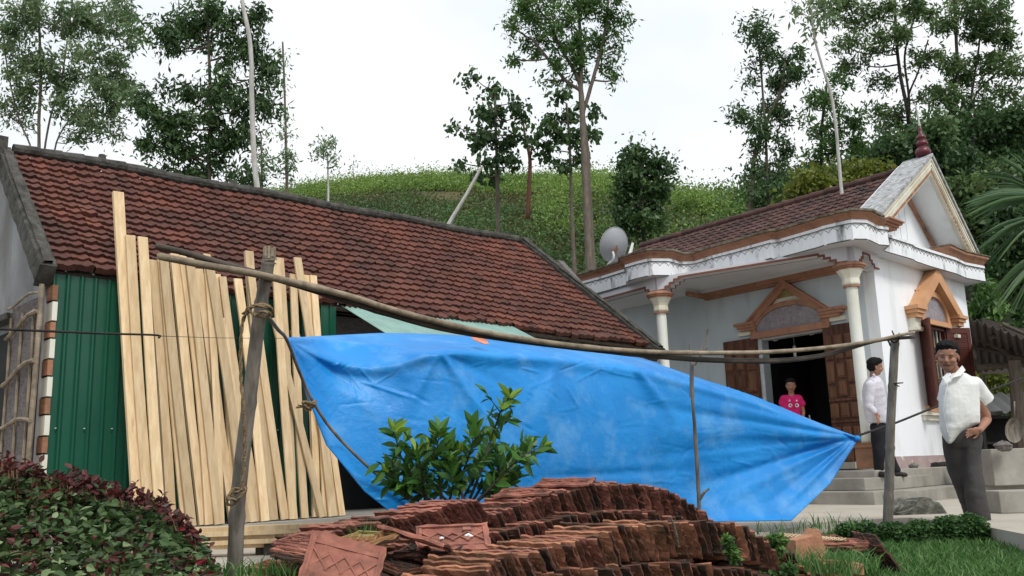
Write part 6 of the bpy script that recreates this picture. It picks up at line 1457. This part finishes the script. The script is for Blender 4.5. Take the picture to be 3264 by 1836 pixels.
def head(m,mh,mf,c,fwd,up,s,seed=0,longhair=False):
    """c centre of the skull, fwd facing direction, up head axis, s head height (chin to crown)."""
    f=unit(np.array(fwd,float)); u=unit(np.array(up,float)-f*(np.array(up)@f)); l=np.cross(u,f)
    K=lambda a,b,e:c+f*a*s+l*b*s+u*e*s
    ellip(m,K(-.02,0,.10),f*.40*s,l*.335*s,u*.38*s)      # skull
    ellip(m,K(.06,0,-.14),f*.31*s,l*.285*s,u*.30*s)      # face
    ellip(m,K(.20,0,-.36),f*.13*s,l*.16*s,u*.12*s)       # chin
    for sg in(-1,1):
        ellip(m,K(.22,.16*sg,-.12),f*.13*s,l*.12*s,u*.11*s) # cheek
        ellip(m,K(.0,.345*sg,-.06),f*.07*s,l*.03*s,u*.11*s)  # ear
        capsule(m,K(.0,.24*sg,-.25),K(.2,.1*sg,-.38),.07*s,.06*s)  # jaw
    capsule(m,K(.345,0,.03),K(.42,0,-.12),.035*s,.055*s)     # nose
    for sg in(-1,1): ellip(m,K(.40,.04*sg,-.14),f*.035*s,l*.035*s,u*.03*s)
    capsule(m,K(.32,-.18,.09),K(.32,.18,.09),.035*s,.035*s)  # brow ridge
    ellip(m,K(.345,0,-.235),f*.05*s,l*.10*s,u*.035*s)
    # eyes, brows, mouth
    for sg in(-1,1):
        ellip(mf,K(.345,.135*sg,.0),f*.022*s,l*.042*s,u*.013*s); capsule(mf,K(.372,.08*sg,.082),K(.335,.20*sg,.085),.012*s,.008*s,6)
    # hair
    ellip(mh,K(-.085,0,.20),f*.40*s,l*.372*s,u*.345*s); ellip(mh,K(-.14,0,.0),f*.33*s,l*.355*s,u*.32*s); ellip(mh,K(.12,-.06,.36),f*.24*s,l*.28*s,u*.15*s)
    rr=np.random.default_rng(seed)
    for k in range(34):
        a=rr.uniform(-1,1); b=rr.uniform(0,1); p=K(.32*math.cos(a*1.3)-.02,.32*a,.25+.18*b*(1-abs(a))); capsule(mh,p,p+f*.05*s+u*rr.uniform(-.02,.05)*s+l*rr.normal()*.03*s,.035*s,.012*s,6)
    for k in range(30):
        a=rr.uniform(0,PI); p=K(-.05-.36*math.sin(a)*.9,.36*math.cos(a),rr.uniform(-.2,.45)*1); capsule(mh,p,p-u*.06*s-f*.02*s,.03*s,.012*s,6)
    return K
def hand(m,w,d,n,s=.19,curl=.5,side=1,spread=.18):
    """w wrist, d finger direction, n palm normal."""
    d=unit(d); n=unit(n-d*(n@d)); t=np.cross(n,d)*side
    pl=s*.48; c=w+d*pl*.55; ellip(m,c,d*pl*.62,t*s*.21,n*s*.085)
    for k,(o,l_) in enumerate(((-.16,.40),(-.055,.45),(.05,.42),(.15,.33))):
        b=w+d*pl*.95+t*s*o; dd=unit(d+t*(o*spread*4)); q1=b+dd*s*l_*.45; q2=q1+unit(dd-n*curl)*s*l_*.35; q3=q2+unit(dd-n*curl*2)*s*l_*.25
        capsule(m,b,q1,s*.052,s*.047,8);capsule(m,q1,q2,s*.047,s*.042,8);capsule(m,q2,q3,s*.042,s*.034,8)
    b=w+d*pl*.25-t*s*.17; q1=b+unit(d*.6-t*.8)*s*.2; q2=q1+unit(d-t*.2)*s*.17; capsule(m,b,q1,s*.075,s*.055,8); capsule(m,q1,q2,s*.055,s*.042,8)
Q5=lambda x,y:(2600+x/2.898,1000+y/2.898)
Q1=lambda x,y:(2450+x/2.981,1350+y/2.981)
# ---------------- man in the white shirt on the patio --------------------------
Dm=8.75
J=lambda x,y,o=0.:PD(*Q5(x,y),Dm+o)
K_=lambda x,y,o=0.:PD(*Q1(x,y),Dm+o)
q=empty('person',K_(1990,960),'man in white short sleeved shirt and charcoal trousers, hand on hip, facing us','person')
px=Dm/2900
hc=J(1216,392,-.02); s=.285
face=unit(-CF*.86-CR*.50-np.array([0,0,.05])); upv_=unit(CU+CR*(-.02))
body=MB();hair=MB();feat=MB()
Kh=head(body,hair,feat,hc,face,upv_,s,1)
nk=J(1295,570,.04)
capsule(body,Kh(-.08,0,-.25),nk,.060,.066)
shL=J(1250,660,.0); shR=J(1440,650,.09)         # shoulders (screen left / right)
capsule(body,shL,shR,.055,.055); capsule(body,J(1300,680,.03),J(1340,1060,.02),.085,.10)
el=J(1582,975,.10); wr=J(1518,1072,-.12)
capsule(body,shR,el,.052,.043); capsule(body,J(1572,930,.10),J(1578,985,.09),.044,.040); capsule(body,J(1578,985,.09),wr,.042,.029)
hand(body,wr,-CR*.93-CU*.18-CF*.16,CF*.9+CU*.2,s=.19,curl=.35,side=1)
# other arm hangs on the far side, mostly hidden by the torso
el2=J(1200,880,.12); wr2=J(1215,1080,.12); capsule(body,J(1235,640,.06),el2,.05,.04); capsule(body,el2,wr2,.038,.028); hand(body,wr2,-CU,CR,s=.18,curl=.5)
hipA=K_(1795,150,.02); hipB=K_(1915,150,.02); knA=K_(1830,500,.05); knB=K_(1950,540,-.04); anA=K_(1905,840,.16); anB=K_(2062,925,-.02)
knA=K_(1800,500,.12); anA=K_(1903,835,.20)
for a,b,c in((hipA,knA,anA),(hipB,knB,anB)): capsule(body,a,b,.06,.045); capsule(body,b,c,.042,.03)
solid(body,'body',M['skin'],q,.0065,3)
displace(solid(hair,'hair',M['hair'],q,.007,2),.010,150,11)
solid(feat,'eyes_and_brows',M['eye'],q,.0035,0)
m=MB(); capsule(m,Kh(.365,-.09,-.235),Kh(.365,.09,-.235),.010,.010,8); m.build('mouth',M['lips'],q,smooth=True)
# shirt
sh=MB()
pxloft(sh,J,Dm,1,[(548,1262,1372),(575,1215,1420),(605,1175,1470),(660,1152,1500),(740,1145,1500),(840,1150,1500),(940,1156,1502),(1010,1160,1500),(1055,1166,1415),(1100,1180,1350),(1140,1196,1305),(1175,1212,1272),(1200,1228,1250)],[.05,.075,.095,.115,.13,.14,.145,.14,.13,.11,.09,.06,.03],off=[.03,.03,.03,.02,.01,0,-.01,-.01,-.02,-.03,-.04,-.05,-.06],tilt=.06)
a_=J(1440,625,.08);b_=J(1550,800,.14);ax_=unit(b_-a_);x_=unit(np.cross(ax_,CF));y_=np.cross(x_,ax_)
loft(sh,[(a_+(b_-a_)*f,x_*r_,y_*r_*1.05) for f,r_ in ((0,.075),(.15,.084),(.5,.085),(.85,.090),(1.0,.095))])
a_=J(1235,640,.0);b_=J(1196,810,.06);ax_=unit(b_-a_);x_=unit(np.cross(ax_,CF));y_=np.cross(x_,ax_)
loft(sh,[(a_+(b_-a_)*f,x_*r_,y_*r_*1.05) for f,r_ in ((0,.06),(.5,.07),(1.0,.075))])
o=solid(sh,'shirt',M['shirt1'],q,.008,3)
def cut(o,P,N):   # remove the part on the +N side
    b=bmesh.new(); b.from_mesh(o.data); bmesh.ops.bisect_plane(b,geom=b.verts[:]+b.edges[:]+b.faces[:],plane_co=Vector(P),plane_no=Vector(N),clear_outer=True,clear_inner=False); b.to_mesh(o.data); b.free()
displace(o,.0045,34,1)
# sleeve end cut
a=unit(J(1548,790,.15)-J(1450,632,.10)); cutp=J(1552,800,.15)
# collar, placket, pocket
m=MB()
m.prism([J(1218,548,-.10),J(1250,612,-.145),J(1205,640,-.15),J(1165,590,-.10)],-CF*.006)
m.prism([J(1352,478,-.02),J(1382,520,-.04),J(1335,572,-.13),J(1262,590,-.15),J(1290,545,-.11)],-CF*.006)
m.prism([J(1290,545,-.11),J(1262,590,-.15),J(1240,640,-.16),J(1232,600,-.13)],-CF*.006)
m.build('collar',M['shirt1'],q)
m=MB(); m.tube(spline([J(1225,620,-.17),J(1195,760,-.20),J(1180,900,-.20),J(1205,1040,-.17),J(1228,1150,-.10)],24),.004,5)
m.build('placket',M['shirt1'],q,smooth=True)
m=MB(); ellip(m,J(1228,585,-.05),CR*.030,CF*.04,CU*.045); m.build('undershirt',M['plastic'],q,smooth=True)
# trousers
tr=MB()
pxloft(tr,K_,Dm,1,[(60,1668,2010),(120,1665,2008),(190,1672,2000),(230,1690,1990)],[.13,.14,.13,.11],off=.02)
pxloft(tr,K_,Dm,1,[(120,1664,1850),(240,1672,1845),(400,1700,1862),(540,1745,1885),(680,1805,1900),(780,1842,1925),(870,1868,1945)],[.12,.11,.10,.09,.08,.075,.07],off=[.02,.06,.09,.12,.15,.18,.20])
pxloft(tr,K_,Dm,1,[(120,1800,2008),(240,1810,2002),(400,1835,2008),(540,1858,2035),(680,1872,2058),(800,1890,2080),(900,1925,2102),(965,1975,2122)],[.13,.12,.11,.10,.095,.09,.085,.08],off=[.02,.01,0,-.03,-.04,-.03,-.02,-.02])
o=solid(tr,'trousers',M['trous1'],q,.010,4); displace(o,.006,30,2)
m=MB()
for an,dx in((K_(1915,885,.12),-1),(K_(2060,985,-.04),-.6)):
    m=MB(); capsule(m,an-np.array([0,0,.02]),an+unit(-CF+CR*-.5)*.14-np.array([0,0,.045]),.042,.034); solid(m,'shoe',M['shoe'],q,.009,2)
# ---------------- man in the lilac shirt on the steps ---------------------------
Dm=12.95
J=lambda x,y,o=0.:PD(*Q5(x,y),Dm+o)
K_=lambda x,y,o=0.:PD(*Q1(x,y),Dm+o)
q=empty('person',K_(1100,505),'young man in a pale lilac shirt and black trousers standing sideways on the porch steps','person')
body=MB();hair=MB();feat=MB()
face=unit(CR*.97-CF*.20-CU*.06); hc=J(550,488,0); s=.245
Kh=head(body,hair,feat,hc,face,CU,s,3)
capsule(body,Kh(-.06,0,-.28),J(535,620,0),.052,.058)
capsule(body,J(515,650,-.1),J(545,650,.15),.06,.06); capsule(body,J(530,680,.02),J(560,960,.02),.10,.10)
shN=J(505,660,-.14); elN=J(492,850,-.16); wrN=J(562,925,-.20)
capsule(body,shN,elN,.045,.038); capsule(body,elN,wrN,.036,.026); hand(body,wrN,-CU*.95+CR*.25,CR*.5-CF*.6,s=.18,curl=.5,side=-1)
shF=J(555,660,.2); elF=J(600,830,.24); wrF=J(650,920,.15); capsule(body,shF,elF,.045,.036); capsule(body,elF,wrF,.036,.026); hand(body,wrF,-CU,CF,s=.17)
hA=K_(1045,60,-.02);hB=K_(1075,60,.1);kA=K_(1045,270,-.03);kB=K_(1130,270,.08);aA=K_(1055,465,0);aB=K_(1215,455,.06)
for a,b,c in((hA,kA,aA),(hB,kB,aB)): capsule(body,a,b,.07,.05); capsule(body,b,c,.045,.035)
solid(body,'body',M['skinlt'],q,.0075,3); displace(solid(hair,'hair',M['hair'],q,.008,2),.010,150,12); solid(feat,'eyes_and_brows',M['eye'],q,.004,0)
m=MB(); capsule(m,Kh(.365,-.07,-.235),Kh(.365,.07,-.235),.009,.009,8); m.build('mouth',M['lips'],q,smooth=True)
sh=MB(); pxloft(sh,J,Dm,1,[(575,505,565),(600,480,590),(640,455,610),(700,440,622),(780,442,640),(860,450,652),(930,462,660),(985,478,660),(1010,500,655)],[.06,.12,.17,.18,.17,.16,.16,.15,.13],off=.02)
capsule(sh,shN,elN,.068,.060); capsule(sh,elN,J(540,900,-.19),.056,.042); capsule(sh,J(510,930,-.02),J(505,985,-.03),.08,.05); capsule(sh,J(610,930,0),J(625,990,0),.085,.05); capsule(sh,shF,elF,.065,.055); capsule(sh,elF,J(640,905,.17),.052,.04)
o=solid(sh,'shirt',M['shirt2'],q,.010,5); displace(o,.005,34,5)
m=MB(); P=spline([J(x,y,-.075) for x,y in((520,560),(545,600),(562,630),(580,600))],14); n_=unit(np.cross(np.gradient(P,axis=0),-CF)); m.grid(np.array([[p,p-n__*.03-CF*.01] for p,n__ in zip(P,n_)])); o2=m.build('collar',M['shirt2'],q,smooth=True); o2.modifiers.new('t','SOLIDIFY').thickness=.005
tr=MB(); capsule(tr,K_(1040,40,0),K_(1080,40,.08),.11,.11); capsule(tr,K_(1040,80,-.02),K_(1045,280,-.04),.105,.082); capsule(tr,K_(1045,280,-.04),K_(1050,455,0),.08,.066); capsule(tr,K_(1085,80,.08),K_(1135,280,.08),.10,.075); capsule(tr,K_(1135,280,.08),K_(1212,440,.06),.072,.058)
o=solid(tr,'trousers',M['trous2'],q,.010,4); displace(o,.007,26,6)
m=MB()
capsule(m,K_(1045,478,-.02),K_(1100,484,-.22),.042,.038); solid(m,'shoe',M['shoe'],q,.009,2)
m=MB(); capsule(m,K_(1200,478,.05),K_(1300,487,-.02),.042,.032); solid(m,'shoe',M['shoe'],q,.009,2)
# ---------------- woman in the doorway -----------------------------------------
Q4=lambda x,y:(2250+x/3.623,900+y/3.623)
Dm=15.0
J=lambda x,y,o=0.:PD(*Q4(x,y),Dm+o)
ft=J(1000,1700,0); ft[2]=PF
q=empty('person',ft,'woman in a magenta t-shirt standing in the dark doorway behind the tarp','person')
body=MB();hair=MB();feat=MB()
s=.225; hc=J(982,1190,0); face=unit(-CF*.93-CR*.2); Kh=head(body,hair,feat,hc,face,CU,s,5)
ellip(hair,Kh(-.3,.0,-.15),CF*.05,CR*.06,CU*.09)
capsule(body,Kh(-.05,0,-.3),J(990,1330,0),.045,.05)
capsule(body,J(900,1335,0),J(1075,1335,0),.05,.05); capsule(body,J(985,1400,0.02),J(985,1650,0),.075,.08)
zf=lambda p,z:np.array([p[0],p[1],z])
capsule(body,J(895,1340,0),J(875,1520,.0),.04,.033); capsule(body,J(875,1520,0),J(880,1640,-.05),.032,.024); capsule(body,J(1085,1340,0),J(1125,1500,0),.04,.033); capsule(body,J(1125,1500,0),J(1110,1630,-.06),.032,.024)
hand(body,J(880,1645,-.05),-CU,CR,s=.16);hand(body,J(1110,1635,-.06),-CU,-CR,s=.16)
pl_=J(985,1650,0); 
for sx in(-.08,.09): a=pl_+CR*sx; capsule(body,a,zf(a,PF+.45),.07,.045); capsule(body,zf(a,PF+.45),zf(a,PF+.08),.042,.03)
solid(body,'body',M['skinlt'],q,.008,3); displace(solid(hair,'hair',M['hair'],q,.008,2),.010,150,12); solid(feat,'eyes_and_brows',M['eye'],q,.004,0)
m=MB(); capsule(m,Kh(.365,-.07,-.235),Kh(.365,.07,-.235),.009,.009,8); m.build('mouth',M['lips'],q,smooth=True)
sh=MB(); capsule(sh,J(905,1345,0),J(1070,1345,0),.068,.068); capsule(sh,J(945,1380,0),J(945,1640,0),.095,.10); capsule(sh,J(1025,1380,0),J(1025,1640,0),.095,.10); capsule(sh,J(900,1345,0),J(880,1400,0),.058,.055); capsule(sh,J(1080,1345,0),J(1105,1400,0),.058,.055)
o=solid(sh,'t_shirt',M['pinkshirt'],q,.010,5); displace(o,.008,26,8)
tr=MB(); 
for sx in(-.08,.09): a=pl_+CR*sx; capsule(tr,a,zf(a,PF+.45),.09,.065); capsule(tr,zf(a,PF+.45),zf(a,PF+.12),.062,.05)
solid(tr,'trousers',M['trous2'],q,.012,3)
m=MB()
def disc(x,y,r_,o=-.115):
    c=J(x,y,o); m.add([c]+[c+CR*math.cos(t)*r_+CU*math.sin(t)*r_-CF*.004 for t in np.linspace(0,2*PI,17)[:-1]],[(0,1+i,1+(i+1)%16) for i in range(16)])
disc(975,1420,.032);disc(1052,1420,.032);disc(965,1365,.016);disc(1048,1365,.014)
o=m.build('white_print',M['print'],q)
m=MB(); disc(978,1418,.014,-.121);disc(1049,1418,.014,-.121);disc(965,1365,.007,-.121);disc(990,1432,.006,-.121);disc(1062,1430,.006,-.121); m.build('dark_print',M['eye'],q)
# small bottle on the sill by the tarp edge
m=MB(); c=PD(2250+685/2.07,1000+695/2.07,14.2); m.lathe(c,[(.025,-.16),(.028,-.15),(.028,-.02),(.012,.02),(.012,.06)],12); o=m.build('glass_bottle',M['bamboo'],smooth=True); tag(o,'slim bottle just above the tarp edge in the doorway','bottle')
_s={}
for _o in bpy.data.objects:
    if _o.parent is None and 'label' in _o:
        if len(_o['label'].split())>16: print('LONG',len(_o['label'].split()),_o.name,_o['label'])
        _s.setdefault(_o['label'],[]).append(_o)
for _k,_v in _s.items():
    if len(_v)>1 and not all('group' in o for o in _v): print('DUP',_k,len(_v))
for _o in bpy.data.objects:
    if _o.parent is None and _o.type in('MESH','EMPTY') and 'label' not in _o and _o.get('kind')!='structure': print('NOLABEL',_o.name)
